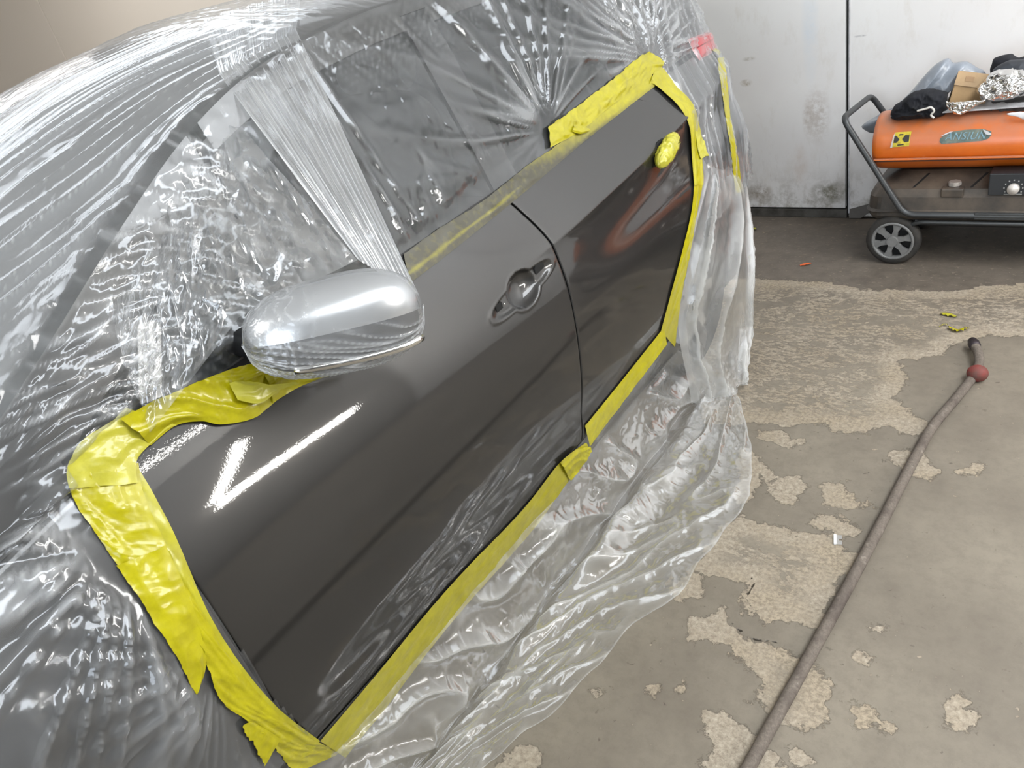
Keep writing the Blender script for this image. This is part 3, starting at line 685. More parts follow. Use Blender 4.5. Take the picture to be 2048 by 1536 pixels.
for x in (-.50, -1.25):
    R_ = Matrix.Rotation(math.radians(-16), 3, 'X')
    pillow('seat_back', (x, 1.42, 1.02), (.23, .08, .32), M_SEAT, car, .6, rot=R_); pillow('headrest', (x, 1.53, 1.40), (.13, .05, .09), M_SEAT, car, .6, rot=R_)
pillow('rear_seat', (-.88, 2.25, .98), (.62, .09, .30), M_SEAT, car, .5, rot=Matrix.Rotation(math.radians(-14), 3, 'X'))
pillow('dashboard', (-.88, .42, .98), (.66, .26, .12), M_BLACK, car, .5)
V, Fs = tube_pts([(-.50 + .19 * math.cos(a), .80 - .05 * math.sin(a), 1.04 + .18 * math.sin(a)) for a in np.linspace(0, 2 * math.pi, 33)], .015, 8)
me = bpy.data.meshes.new('steering_wheel'); me.from_pydata(V, [], Fs); me.update(); link('steering_wheel', me, M_BLACK, car)

# ---- door mirror
MI = np.array([-.035, .615, 1.118]); MT = atX(838, 612, .145)
ml = MT - MI; MLEN = float(np.linalg.norm(ml)); ex_ = ml / MLEN
up0 = np.array([0, 0, 1.0]); ez_ = up0 - ex_ * (up0 @ ex_); ez_ /= np.linalg.norm(ez_); ey_ = np.cross(ez_, ex_)   # ey_: backwards (+Y)
MCEN = (MI + MT) / 2
def mirror_surf(nu, nv, grow=0.0):
    u = np.linspace(0, 2 * np.pi, nu)[:, None]; w = np.linspace(-1, 1, nv)[None]
    a = MLEN / 2 + grow
    prof = np.clip(1 - np.abs(w) ** 2.6, 0, 1) ** .42
    taper = 1.0 + .10 * w
    hz = (.083 * taper) * prof + grow * (prof > .02); hy = .060 * prof + grow
    c, s = np.cos(u), np.sin(u)
    cz = np.sign(s) * np.abs(s) ** .8 * hz; cy = np.sign(c) * np.abs(c) ** .8 * hy
    cy = np.where(cy > 0, cy * .45, cy * 1.25)      # flat back with the glass, bulging front
    low = np.clip(-s, 0, 1); cz = cz * (1 - .12 * low)
    P = MCEN + ex_ * (w * a)[..., None] + ez_ * cz[..., None] + ey_ * cy[..., None]
    return P, u, w
door_mirror = empty('door_mirror', tuple(MCEN)); door_mirror.parent = car; door_mirror.matrix_parent_inverse = Matrix.Translation(-car.location)
mirror_T = Matrix.Translation(-door_mirror.matrix_world.translation)
P, u, w = mirror_surf(72, 60)
def mchild(o):
    o.parent = door_mirror; o.matrix_parent_inverse = Matrix.Translation(tuple(-MCEN)); return o
usin = np.broadcast_to(np.sin(u), P.shape[:2])
cut = -.42 + 0 * usin
wsp = np.broadcast_to(w, P.shape[:2]); mk = ((usin[:-1, :-1] + usin[1:, 1:]) / 2 > .10)
mchild(grid_obj('mirror_cap', P, M_SILVER, mask=mk))
P2 = MCEN + (P - MCEN) * .985
mchild(grid_obj('mirror_housing', P2, M_BLACK, mask=~mk))
# chrome / lamp strip along the lower front
sp_ = [MCEN + ex_ * (w_ * MLEN * .5) + ez_ * (-.040 - .004 * w_) + ey_ * (-.072 * (1 - abs(w_) ** 2.6) ** .42 - .001) for w_ in np.linspace(-.55, .93, 26)]
mchild(tube_obj('indicator_strip', [tuple(v) for v in sp_], .008, M_CHROME, None, 8))
fo = pillow('mirror_foot', (-.12, .67, 1.09), (.06, .04, .028), M_BLACK, None, .6); mchild(fo)

# ------------------------------------------------------------------ clear masking film
def Lm(s): return np.interp(s, [0, 1, 2, 3, 4, 5, 6], [0, .8, 1.27, 1.93, 2.6, 3.1, 3.9])
def fan(y, l, y0, l0, freq, amp, R, seed, r0=.03):
    dy, dl = y - y0, l - l0; r = np.hypot(dy, dl); th = np.arctan2(dl, dy)
    return amp * ridge(th * freq, r * 1.5 + 3, seed, 1.3) * np.exp(-r / R) * sstep(0, r0 * 3, r)
def to_sy(px, py):
    p = on_side(px, py); return p
ys = axis([(-.88, -.1, .02), (-.1, 2.6, .0068), (2.6, 3.0, .01)]); ss = axis([(.12, 1, .0105), (1, 2, .0105), (2, 2.9, .007), (2.9, 4.2, .016), (4.2, 5.6, .05)])
yg, sg = np.meshgrid(ys, ss, indexing='ij'); B = sec(yg, sg); nn = normals(B)
if nn[len(ys) // 2, 10, 0] < 0: nn = -nn
l = Lm(sg)
qz = sstep(.20, .34, yg) * (1 - sstep(.80, 1.0, yg)) * sstep(.98, 1.05, sg) * (1 - sstep(1.95, 2.15, sg))     # quarter light, gathered film
fz = (1 - sstep(.28, .40, yg)) * (1 - sstep(1.05, 1.2, sg))                                                 # wing
wz = sstep(1.97, 2.05, sg) * (1 - sstep(1.0, 1.2, yg))                                                       # windscreen
rz_ = sstep(1.95, 2.1, sg) * sstep(1.0, 1.2, yg)                                                            # roof
gz = sstep(.85, 1.0, yg) * sstep(1.0, 1.05, sg) * (1 - sstep(1.85, 2.05, sg))                               # side windows
h = np.zeros_like(yg); fold_haze = np.zeros_like(yg)
def add(mask, f, amp, k=3.0, fo=1.0):
    global h, fold_haze
    h = h + mask * f * amp; fold_haze = np.maximum(fold_haze, mask * np.clip(f, 0, 1) ** k * fo)
# windscreen: long pleats running up the glass, swerving down over the pillar
ul, vl = rot2(yg, l, -16)
wv = vl + .05 * pn(ul * 2, vl * 2, 3)
st1 = ridge(ul * 1.1, wv * 17, 1, 2.2) * sstep(-.1, .25, pn(ul * 1.3, vl * 6, 21) + .12)
st2 = ridge(ul * 2.3, wv * 42, 2, 2.0)
wm = wz * (.25 + .75 * (1 - sstep(2.3, 2.85, sg)))
st3 = ridge(ul * .9 + 4, wv * 30, 5, 3.0)
add(wm, st1, .0065, 4, 1.0); add(wm, st3, .0030, 4, .8)
# quarter light: crumpled gathers
ul, vl = rot2(yg, l, 35)
cr = crumple(ul * 6, vl * 3.5, 6); cr2 = crumple(ul * 30, vl * 22, 7); gq = ridge(ul * 26 + .5 * pn(ul * 5, vl * 5, 5), vl * 2.2, 8, 1.6)
add(qz, cr, .020, 6, .5); add(qz, cr2, .0012, 6, .25); add(qz, gq, .006, 5, .8)
h = h + qz * .012
# wing: folds converging on the tape edge and on the pillar foot
c1 = on_side(222, 1105); fz1 = fan(yg, l, c1[1] + .02, Lm((c1[2] - .24) / (float(zbelt(c1[1])) - .24)), 6.5, 1, .26, 12)
add(fz, np.clip(fz1 * 1.7, 0, 1), .022, 2.2, .9)
c2 = on_side(95, 1000); c3 = on_side(400, 1330)
add(fz, np.clip(fan(yg, l, c3[1] + .03, float((c3[2] - .24) / .79 * .8), 5, 1, .2, 14) * 1.5, 0, 1), .016, 2.4, .7)
ul, vl = rot2(yg, l, 60)
add(fz, crumple(ul * 4, vl * 4, 15), .010, 5, .4)
# side windows: fans from the tape end and from the rear top corner, fine cross crinkles under the rail
f1 = on_side(1095, 262); f2 = on_side(1300, 112); f3 = on_side(812, 505)
tl = lambda p: 0.8 + .47 * (p[2] - float(zbelt(p[1]))) / float(zrail(p[1]) - zbelt(p[1]))
add(gz, np.clip(fan(yg, l, f1[1], tl(f1), 5.0, 1, .42, 31) * 1.5, 0, 1), .010, 3.0, .55)
add(gz, np.clip(fan(yg, l, f2[1], tl(f2) - .02, 6.0, 1, .5, 32, .06) * 1.8, 0, 1), .011, 2.8, .7)
add(gz, np.clip(fan(yg, l, f1[1] - .25, tl(f1) - .08, 6.0, 1, .16, 34) * 1.5, 0, 1), .006, 3, .4)
add(gz * (1 - sstep(1.0, 1.5, yg)), ridge(yg * 14 + l * 1.5, l * .8, 33, 9), .006, 1.5, .55)
low = gz * (1 - sstep(1.04, 1.35, sg)) * sstep(.9, 1.0, yg) * (1 - sstep(1.75, 1.95, yg))
add(low, ridge(yg * 20 + 1.2 * pn(yg * 4, l * 4, 35), l * 5, 36, 1.5), .007, 4, .3); add(low, crumple(yg * 6, l * 8, 37), .010, 5, .25)
xx_ = gz * sstep(1.55, 1.9, sg)
add(xx_, ridge(yg * 55 + l * 26, l * 3, 38, 1.6), .0013, 3, .35)
# rear quarter and roof
rq = sstep(2.1, 2.4, yg) * (1 - sstep(1.9, 2.1, sg))
ul, vl = rot2(yg, l, 72)
add(rq, ridge(ul * 1.4, vl * 16, 40, 1.6), .014, 3, .7); add(rq, crumple(ul * 4, vl * 10, 41), .005, 4, .3)
add(rz_, ridge(yg * 30 + l * 6, l * 2.0, 42, 1.8), .0022, 3, .40); add(rz_, crumple(yg * 3, l * 3, 43), .004, 5, .15)
h = h + .002 + .008 * rz_ * (pn(yg * 1.2, l * 1.5, 44) + .5) + .004 * (pn(yg * 3, l * 3, 45) + .5)
dbelt = np.where((yg > .30) & (yg < 2.42), np.maximum(l - .80, 0), 1.0); yfr = np.interp(B[..., 2], [.30, .40, .50, .72, .92, 1.035], [.392, .372, .352, .343, .346, .352]) - .004; dfront = np.where((sg < 1.02) & (yg < 1.5), np.maximum(yfr - yg, 0), 1.0)
pin = np.minimum(sstep(.055, .12, dbelt + .04 * sstep(1.5, 1.2, yg) * (yg > .6)), sstep(.060, .13, dfront - .03 * sstep(.6, .9, sg)))
pin = np.minimum(pin, sstep(.045, .09, np.where(yg > 2.0, np.hypot(np.maximum(yg - 2.36, 0), 0) + np.where(sg < 1, 0, 1), 1)))
fold_haze = np.maximum(fold_haze, .48 * wz + .06 * fz + .03 * qz + .18 * rz_ + .12 * rq) - .08 * gz * (1 - rq)  # base haze per zone; on the windscreen it also paints the ceiling's reflection
h = .0012 + (np.clip(h, .003, None) - .0012) * pin; fold_haze = fold_haze * (.3 + .7 * pin)
P = B + nn * h[..., None]
# pin to the car along the tape lines
keepc = ~((yg > yfr) & (yg < 2.385) & (sg < .985)) & ~((yg > 2.33) & (sg < .40)) & ~((yg < .362) & (sg < .12))
arch_hole = (np.hypot(yg - AY, (.24 + (zbelt(yg) - .24) * sg) - AZ) < .0)
mk = (keepc & ~arch_hole)[:-1, :-1]
cover = grid_obj('masking_film', P, M_FILM, attrs={'fold_haze': fold_haze}, mask=mk)
tag(cover, 'clear crinkled plastic film draped over the roof, windows and wing of the grey car', 'plastic film')

# film stretched tight from the roof edge down to the mirror
nu, nv = 240, 130
T0 = sec(np.array(.95), np.array(2.06)); T1 = sec(np.array(1.175), np.array(2.05)); Rt0 = sec(np.array(1.16), np.array(2.55)); Rt1 = sec(np.array(1.42), np.array(2.45))
Bm0 = atX(715, 520, .03); Bm1 = atX(838, 592, .146)
u = np.linspace(0, 1, nu)[:, None, None]; v = np.linspace(0, 1, nv)[None, :, None]
Tt = T0 + (T1 - T0) * u; Bb = Bm0 + (Bm1 - Bm0) * u; Rr = Rt0 + (Rt1 - Rt0) * u
P = np.where(v < .2, Rr + (Tt - Rr) * (v / .2), Tt + (Bb - Tt) * ((v - .2) / .8))
P = P + np.array([0, 0, .012]) * (1 - v)
dirn = np.cross(Bm0 - T0, T1 - T0); dirn /= np.linalg.norm(dirn); dirn = dirn * (1 if dirn[0] > 0 else -1)
uu = u[..., 0]; vv = v[..., 0]
pl = .55 * ridge(uu * 12 + .2 * pn(uu * 3, vv * 2, 51), vv * .4, 50, 1.3) + .45 * ridge(uu * 29, vv * .5, 52, 1.3)
P = P + dirn * (pl * (.007 - .003 * vv))[..., None]
fold_haze = np.clip(.06 + 1.15 * pl ** 2.5 * (.5 + .5 * vv) + .4 * sstep(.96, 1, uu) + .25 * sstep(.05, 0, uu), 0, 1)
P[..., :] += 0
tb = grid_obj('taut_film', P, M_FILM_TIGHT, cover, attrs={'fold_haze': fold_haze}); tb['label'] = 'tightly stretched pleated film between roof and door mirror'
# film hugging the mirror
P, u, w = mirror_surf(260, 170, .004)
uu = np.broadcast_to(u, P.shape[:2]); ww = np.broadcast_to(w, P.shape[:2])
dm_ = ridge(ww * .8 + 3, np.sin(uu) * 7 + ww * 2.2, 61, 1.8); dc = crumple(ww * 6 + 4, uu * 2.5, 62)
lowm = sstep(.35, -.3, np.sin(uu)); inn = sstep(.1, -.7, ww)
cen_ = MCEN + ex_ * (ww * MLEN / 2)[..., None]; dn = P - cen_; dn /= (np.linalg.norm(dn, axis=-1, keepdims=True) + 1e-9)
P = P + dn * ((.0015 + .004 * dm_ * lowm + .003 * dc * inn)[..., None])
fold_haze = np.clip(.10 + lowm * dm_ ** 2.5 * .9 + inn * dc ** 4 * .8 + .25 * sstep(.25, .9, np.cos(uu) * 0 + np.sin(uu) * .6), 0, 1)
o = grid_obj('mirror_film', P, M_FILM_CAP, cover, attrs={'fold_haze': fold_haze}); o['label'] = 'film clinging round the silver door mirror'
# skirt of film between the pulled-down pleats and pillar: inner web from pillar to mirror
nu, nv = 120, 120
A0 = sec(np.array(.50), np.array(1.85)); A1 = sec(np.array(.93), np.array(2.12)); B0 = np.array([-.085, .42, 1.055]); B1 = Bm0
u = np.linspace(0, 1, nu)[:, None, None]; v = np.linspace(0, 1, nv)[None, :, None]
P = (A0 + (A1 - A0) * u) * (1 - v) + (B0 + (MI + ez_ * .05 - B0) * np.clip(u * 2, 0, 1) + (B1 - MI - ez_ * .05) * np.clip(u * 2 - 1, 0, 1)) * v
uu = u[..., 0]; vv = v[..., 0]
c = crumple(uu * 5, vv * 3 + uu * 3, 71); g_ = ridge(uu * 12 + 1.5 * vv, vv * 1.2, 72, 2)
edge_ = sstep(0, .12, vv) * sstep(1, .9, vv)
P = P + np.array([.6, -.6, .3]) * ((c * .022 + g_ * .006 - .012) * edge_)[..., None]
wb_ = grid_obj('gathered_film', P, M_FILM, cover, attrs={'fold_haze': np.clip(c ** 5 * .4 + g_ ** 4 * .4, 0, 1)})

# skirt film below the doors, spreading over the floor
def sillx(y): return S(y, np.full_like(y, .29))
nu, nv = 520, 230
y = np.linspace(.34, 2.30, nu)[:, None]; v = np.linspace(0, 1, nv)[None]
edge_px = [(980,1536),(1100,1440),(1270,1260),(1350,1200),(1440,1080),(1505,1000),(1508,930),(1500,870),(1470,790),(1440,760)]
ep = np.array([atZ(x, y_, 0)[:2] for x, y_ in edge_px]); ep = ep[np.argsort(ep[:, 1])]
ey = np.r_[[.0, .3], ep[:, 1], 2.5]; exx = np.r_[[.05, .10], ep[:, 0], 0.0]
xe = np.interp(y, ey, exx) + .012 * pn(y * 9, y * 0, 80)
x0 = sillx(y) + .0015; z0 = .296 + .03 * sstep(1.9, 2.2, y)
x1 = x0 + .035 + .02 * pn(y * 4, y * 0 + 2, 81); 
t1 = np.clip(v / .42, 0, 1); t2 = np.clip((v - .42) / .58, 0, 1)
z = np.where(v < .42, z0 + (.014 - z0) * t1, .014 + 0 * t2)
xsurf = S(y + 0 * v, np.maximum(z, .20)) + .0012
x = np.where(v < .42, xsurf + (x1 - xsurf) * sstep(.34, 1.0, t1), x1 + (xe - x1) * t2)
z = np.maximum(z, .006)
ul, vl = rot2(y + 0 * v, v * .7 + 0 * y, 28)
fold1 = ridge(ul * 3.0 + .4 * pn(ul * 2, vl * 2, 82), vl * 9, 83, 1.6); cr = crumple(ul * 6, vl * 5, 84); cr2 = crumple(ul * 22, vl * 22, 85)
en = sstep(.13, .22, v) * (1 - .0 * v); on_floor = sstep(.36, .55, v)
tall = np.exp(-((v - .55) / .07) ** 2) * np.exp(-((y - 1.45) / .55) ** 2)     # the tucked ridge running along the floor
hx = en * (1 - on_floor) * (fold1 * .018 + cr * .006 + cr2 * .0007 - .006)
hz = on_floor * (cr * .009 + cr2 * .0008 + fold1 * .012 + tall * .05 * (1 + .5 * pn(y * 6, v * 6, 86))) * sstep(1.02, .9, v + 0 * y)
P = np.stack([x + hx, y + 0 * v + .012 * cr * en, z + hz], -1)
fold_haze = np.clip(.75 * fold1 ** 4 * en + .5 * cr ** 4 + .35 * tall + .7 * sstep(.985, 1, v + 0 * y), 0, 1)
sk = grid_obj('skirt_film', P, M_FILM_SKIRT, attrs={'fold_haze': fold_haze})
tag(sk, 'clear plastic film hanging from the lower yellow tape and spread over the concrete', 'plastic film')

# rear drape: film hanging from the curved rear-door tape to the floor behind it
RT = [(1398,300),(1403,340),(1403,367),(1392,436),(1380,504),(1361,600),(1350,690)]
rt = np.array([on_side(x, y_, .006) for x, y_ in RT])
nu, nv = 330, 260
u = np.linspace(0, 1, nu)[:, None]; v = np.linspace(0, 1, nv)[None]
# u: from the tape (0) round to the rear corner (1); v: top (0) to floor (1)
top_z = 1.00; yl = np.interp(1 - v, np.linspace(0, 1, 7), rt[::-1][:, 1]);
zl = np.interp(1 - v, np.linspace(0, 1, 7), rt[::-1][:, 2])
vv_ = np.clip(v * 1.45, 0, 1); yl = np.interp(vv_, np.linspace(0, 1, 7), rt[:, 1]); zl = np.where(v < 1 / 1.45, np.interp(vv_, np.linspace(0, 1, 7), rt[:, 2]), rt[-1, 2] * (1 - (v - 1 / 1.45) / (1 - 1 / 1.45)))
xl = S(yl, np.maximum(zl, .33)) + .006 + .02 * sstep(.35, 0, zl)
sil = np.array([atX(x, y_, X_) for x, y_, X_ in ((1462,230,-.16),(1478,330,-.13),(1490,430,-.10),(1497,540,-.05),(1494,640,-.04),(1466,700,-.02),(1455,740,.0))])
yr = np.interp(v, np.linspace(0, 1, 7), sil[:, 1]); xr = np.interp(v, np.linspace(0, 1, 7), sil[:, 0]); zr_ = np.interp(v, np.linspace(0, 1, 7), np.r_[sil[:-1, 2], .004])
zr_ = np.maximum(zr_, .004)
bul = np.sin(np.pi * u) * (.05 + .07 * v) * sstep(0, .3, v)
X = xl + (xr - xl) * u + bul; Y = yl + (yr - yl) * u; Z = zl + (zr_ - zl) * u
f1_ = ridge(u * 6 + .6 * pn(u * 3, v * 2, 90) + .9 * v, v * .9, 91, 1.5); c1_ = crumple(u * 5, v * 6, 92); c2_ = crumple(u * 16, v * 18, 93)
ed = sstep(0, .08, u) * sstep(0, .04, v)
P = np.stack([X + ed * sstep(.03, .45, v) * (f1_ * .034 + c1_ * .009 * (.3 + v) - .016), Y + ed * .01 * c1_, np.maximum(Z, .006 + .02 * c1_ * v)], -1)
fold_haze = np.clip(.05 + .30 * sstep(.35, .0, u) * sstep(.3, .5, v) + (.7 * f1_ ** 5 + .3 * c1_ ** 5) * sstep(.02, .3, v), 0, 1)
dr = grid_obj('rear_drape_film', P, M_FILM_MILKY, attrs={'fold_haze': fold_haze})
tag(dr, 'milky film sheet hanging from the upright rear-door tape down to the floor', 'plastic film')

# ------------------------------------------------------------------ yellow tape
def poly_w(pts, off, n):
    P = np.array([on_side(x, y_, off) for x, y_ in pts]); P = np.array(smooth_path([tuple(p) for p in P], 8))
    d = np.r_[0, np.cumsum(np.linalg.norm(np.diff(P, axis=0), axis=1))]; d /= d[-1]; t = np.linspace(0, 1, n)
    return np.stack([np.interp(t, d, P[:, k]) for k in range(3)], -1)
def tape(name, inner, outer, mat, label, off=.004, offo=None, crin=.0025, torn=.0015, seed=0, over=None, n=160, m_=18, parent=None):
    a = poly_w(inner, off, n); c = poly_w(outer, off if offo is None else offo, n)
    L_ = float(np.linalg.norm(np.diff(a, axis=0), axis=1).sum())
    t = np.linspace(0, 1, n); dirv = c - a; dirv /= np.linalg.norm(dirv, axis=1, keepdims=True)
    a = a + dirv * (torn * .3 * pn(t * L_ * 30, t * 0, seed))[:, None]; c = c + dirv * (torn * (pn(t * L_ * 40, t * 0, seed + 1) + .6 * pn(t * L_ * 120, t * 0, seed + 2)))[:, None]
    v = np.linspace(0, 1, m_)[None, :, None]; P = a[:, None] * (1 - v) + c[:, None] * v
    tt = t[:, None] * L_; vw = np.linspace(0, 1, m_)[None] * np.linalg.norm(c - a, axis=1)[:, None]
    k = crumple(tt * 7 + vw * 6, vw * 12 - tt * 4, seed + 3); k2 = ridge(tt * 3, vw * 20 + tt * 4, seed + 4, 2)
    pin = sstep(0, .25, np.linspace(0, 1, m_))[None]
    P[..., 0] += crin * (k * 1.2 + k2 * .9) * (.25 + .75 * pin)
    P[..., 2] += crin * .5 * (k2 - .3) * pin
    at_ = {'overspray': over(t[:, None], np.linspace(0, 1, m_)[None]) if over else np.zeros((n, m_))}
    o = grid_obj(name, P, mat, parent, attrs=at_)
    if parent is None: tag(o, label, 'tape')
    return o
def Z_(f): return lambda t, v: np.clip(f(t, v) + 0 * t + 0 * v, 0, 1)
# front edge, three overlapping strips and the sheer strip beside the door edge
tape('masking_tape', [(274,930),(345,1060),(430,1250),(540,1400),(640,1482)], [(215,960),(280,1080),(370,1260),(480,1420),(600,1520)], M_TAPE_SHEER, 'sheer inner strip of yellow tape along the front edge of the front door', .003, seed=1)
tape('masking_tape', [(276,925),(286,985),(318,1060),(346,1120),(360,1190)], [(132,940),(140,985),(170,1040),(210,1095),(248,1150)], M_TAPE, 'broad crumpled yellow tape at the top front corner of the door', .007, crin=.006, seed=5)
tape('masking_tape', [(330,1090),(372,1180),(400,1260),(412,1330),(392,1386)], [(230,1130),(270,1185),(310,1250),(350,1310),(388,1387)], M_TAPE, 'yellow tape strip ending in a torn point beside the front wing', .009, crin=.005, seed=9)
tape('masking_tape', [(372,1170),(445,1290),(540,1412),(636,1484),(690,1500)], [(330,1150),(400,1290),(440,1400),(505,1450),(590,1545)], M_TAPE, 'yellow tape strip running down to the bottom front corner of the door', .006, crin=.004, torn=.004, seed=13)
tape('masking_tape', [(500,1440),(530,1458),(560,1478)], [(484,1450),(510,1500),(528,1530)], M_TAPE, 'small loose yellow tape tab hanging near the bottom front corner', .008, crin=.004, torn=.006, seed=17, n=40)
# top front corner and run to the mirror
tape('masking_tape', [(274,965),(272,925),(290,898),(330,860),(352,850)], [(134,975),(131,930),(160,880),(215,845),(250,815)], M_TAPE_PALE, 'pale folded yellow tape patch wrapped over the front wing corner', .012, crin=.006, seed=21)
tape('masking_tape', [(300,890),(350,851),(400,842),(440,848),(500,838),(535,815),(560,793)], [(238,835),(300,800),(345,782),(400,758),(440,745),(490,728),(540,722)], M_TAPE, 'wide crumpled yellow tape along the base of the front quarter window', .008, .03, crin=.009, seed=25)
tape('masking_tape', [(545,806),(590,778),(640,757),(697,743)], [(520,722),(580,724),(625,745),(692,744)], M_TAPE, 'twisted yellow tape end tapering under the door mirror', .012, .035, crin=.007, seed=29)
tape('masking_tape', [(475,800),(520,806),(560,780),(600,768)], [(455,765),(490,762),(540,768),(590,764)], M_TAPE_PALE, 'pale folded-over yellow tape flap in front of the door mirror', .040, .046, crin=.004, seed=33, n=60)
# sill tapes
tape('masking_tape', [(640,1482),(750,1352),(900,1172),(1045,1020),(1120,925),(1172,885)], [(690,1515),(775,1410),(900,1247),(1063,1062),(1140,957),(1181,904)], M_TAPE, 'long straight yellow tape along the bottom edge of the front door', .004, .013, crin=.0018, seed=37)
tape('masking_tape', [(1170,852),(1230,778),(1327,656)], [(1179,893),(1228,828),(1296,738),(1334,688)], M_TAPE, 'straight yellow tape along the bottom edge of the rear door', .004, .012, crin=.0015, seed=41)
tape('masking_tape', [(1120,925),(1150,900),(1178,893)], [(1140,962),(1165,930),(1182,902)], M_TAPE, 'short overlapping yellow tape piece where the two sill tapes meet', .010, .018, crin=.004, torn=.003, seed=43, n=50)
# rear upright tapes
tape('masking_tape', [(1388,367),(1383,422),(1364,504),(1342,586),(1322,662)], [(1404,367),(1392,436),(1380,504),(1361,600),(1349,694)], M_TAPE, 'upright yellow tape down the wheel-arch edge of the rear door', .005, crin=.002, seed=47)
tape('masking_tape', [(1298,168),(1312,171),(1357,212),(1379,254),(1383,307),(1388,370)], [(1312,128),(1327,138),(1351,170),(1385,212),(1401,268),(1405,370)], M_TAPE, 'curved yellow tape round the upper rear corner of the rear door', .008, crin=.003, seed=51)
tape('masking_tape', [(1390,262),(1396,300),(1402,318),(1404,312)], [(1398,264),(1408,285),(1412,300),(1417,312)], M_TAPE_PALE, 'small loose yellow tape tail off the curved rear tape', .012, crin=.003, seed=55, n=50)
# belt-line tapes
def on_up(t, v): return .0 + 0 * t
tape('masking_tape', [(820,566),(900,505),(1060,375),(1180,274),(1310,172)], [(806,508),(880,455),(960,405),(1060,326),(1110,292),(1200,215),(1295,130)][:7], M_TAPE, 'olive paint-dusted tape band along the door tops below the windows', .004, crin=.0022, seed=59,
     over=Z_(lambda t, v: 1.15 * (1 - sstep(.42, .95, t + .2 * v)) - .55 * np.exp(-((v - .30 - .2 * t - .08 * pn(t * 7, v * 0, 77)) / (.07 + .12 * np.abs(pn(t * 14, v * 0, 78)))) ** 2) * (1 - sstep(.3, .42, t)) + .35 * sstep(.3, .0, v) * sstep(.5, .7, t)), n=260)
tape('masking_tape', [(1100,295),(1160,262),(1230,205),(1300,152),(1318,140)], [(1095,254),(1165,203),(1225,158),(1290,106),(1328,124)], M_TAPE, 'broad bright yellow tape holding the film under the rear window', .010, crin=.005, torn=.004, seed=63)
tape('masking_tape', [(1142,262),(1160,268),(1180,262)], [(1146,250),(1158,250),(1176,256)], M_TAPE, 'tiny curled yellow tape scrap on the rear door top', .016, crin=.004, seed=67, n=40)
# tape on the tail corner
def tape_y(pts_in, pts_out, label, seed):
    a = np.array(smooth_path([tuple(atX(x, y_, X_)) for x, y_, X_ in pts_in], 10)); c = np.array(smooth_path([tuple(atX(x, y_, X_)) for x, y_, X_ in pts_out], 10))
    v = np.linspace(0, 1, 10)[None, :, None]; P = a[:, None] * (1 - v) + c[:, None] * v
    P[..., 0] += .004 * crumple(P[..., 1] * 30, P[..., 2] * 30, seed)
    tag(grid_obj('masking_tape', P, M_TAPE, attrs={'overspray': np.zeros(P.shape[:2])}), label, 'tape')
def on_back(px, py, off):
    """as on_side, but bounded at the rear corner of the body"""
    p = atX(px, py, -.12)
    for _ in range(30):
        p = atX(px, py, .6 * p[0] + .4 * (float(S(min(p[1], 2.93), p[2])) + off))
    return tuple(p)
def tape_b(pi, po, label, seed):
    a = np.array(smooth_path([on_back(x, y_, .014) for x, y_ in pi], 10)); c = np.array(smooth_path([on_back(x, y_, .014) for x, y_ in po], 10))
    v = np.linspace(0, 1, 10)[None, :, None]; P = a[:, None] * (1 - v) + c[:, None] * v
    P[..., 0] += .004 * crumple(P[..., 1] * 30, P[..., 2] * 30, seed)
    tag(grid_obj('masking_tape', P, M_TAPE, attrs={'overspray': np.zeros(P.shape[:2])}), label, 'tape')
tape_b([(1396,86),(1415,90),(1432,97),(1440,104)], [(1398,91),(1415,97),(1430,104),(1437,111)], 'thin yellow tape line over the top of the red tail lamp', 3)
tape_b([(1434,116),(1438,150),(1444,190),(1450,235)], [(1446,114),(1452,150),(1456,190),(1460,235)], 'upright yellow tape between tail lamp and bumper', 5)
tape_b([(1450,235),(1458,280),(1464,330),(1470,385)], [(1461,235),(1470,285),(1478,335),(1482,385)], 'lower yellow tape along the rear bumper edge', 7)

# yellow wrapped rear handle
ha, hb = on_side(1352, 274, .02), on_side(1318, 328, .02)
n1, n2 = 60, 48
t = np.linspace(0, 1, n1)[:, None]; a = np.linspace(0, 2 * np.pi, n2)[None]
ax_ = hb - ha; LL = np.linalg.norm(ax_) + .02; ax_ /= np.linalg.norm(ax_); mid = (ha + hb) / 2
sx_ = np.array([1., 0, 0]); sy_ = np.cross(ax_, sx_)
rr = np.clip(1 - np.abs(2 * t - 1) ** 3, 0, 1) ** .5 * (.0275 + .007 * np.sin(3 * t))
k = crumple(t * 5 + 2, a * 1.1, 5); rr2 = rr * (1 + .28 * (k - .5))
P = mid + ax_ * ((t - .5) * LL)[..., None] + sx_ * (rr2 * np.cos(a) * .75)[..., None] + sy_ * (rr2 * np.sin(a))[..., None]
o = grid_obj('wrapped_handle', P, M_TAPE_PALE, attrs={'overspray': .25 * sstep(.6, .9, k) }); tag(o, 'rear door handle wrapped in a crumpled ball of yellow tape', 'tape')
# black seal gap above the wrapped handle
o = pillow('handle_recess', tuple(mid + np.array([-.022, -.0, .004])), (.006, .036, .030), M_DARK, rd, .7)

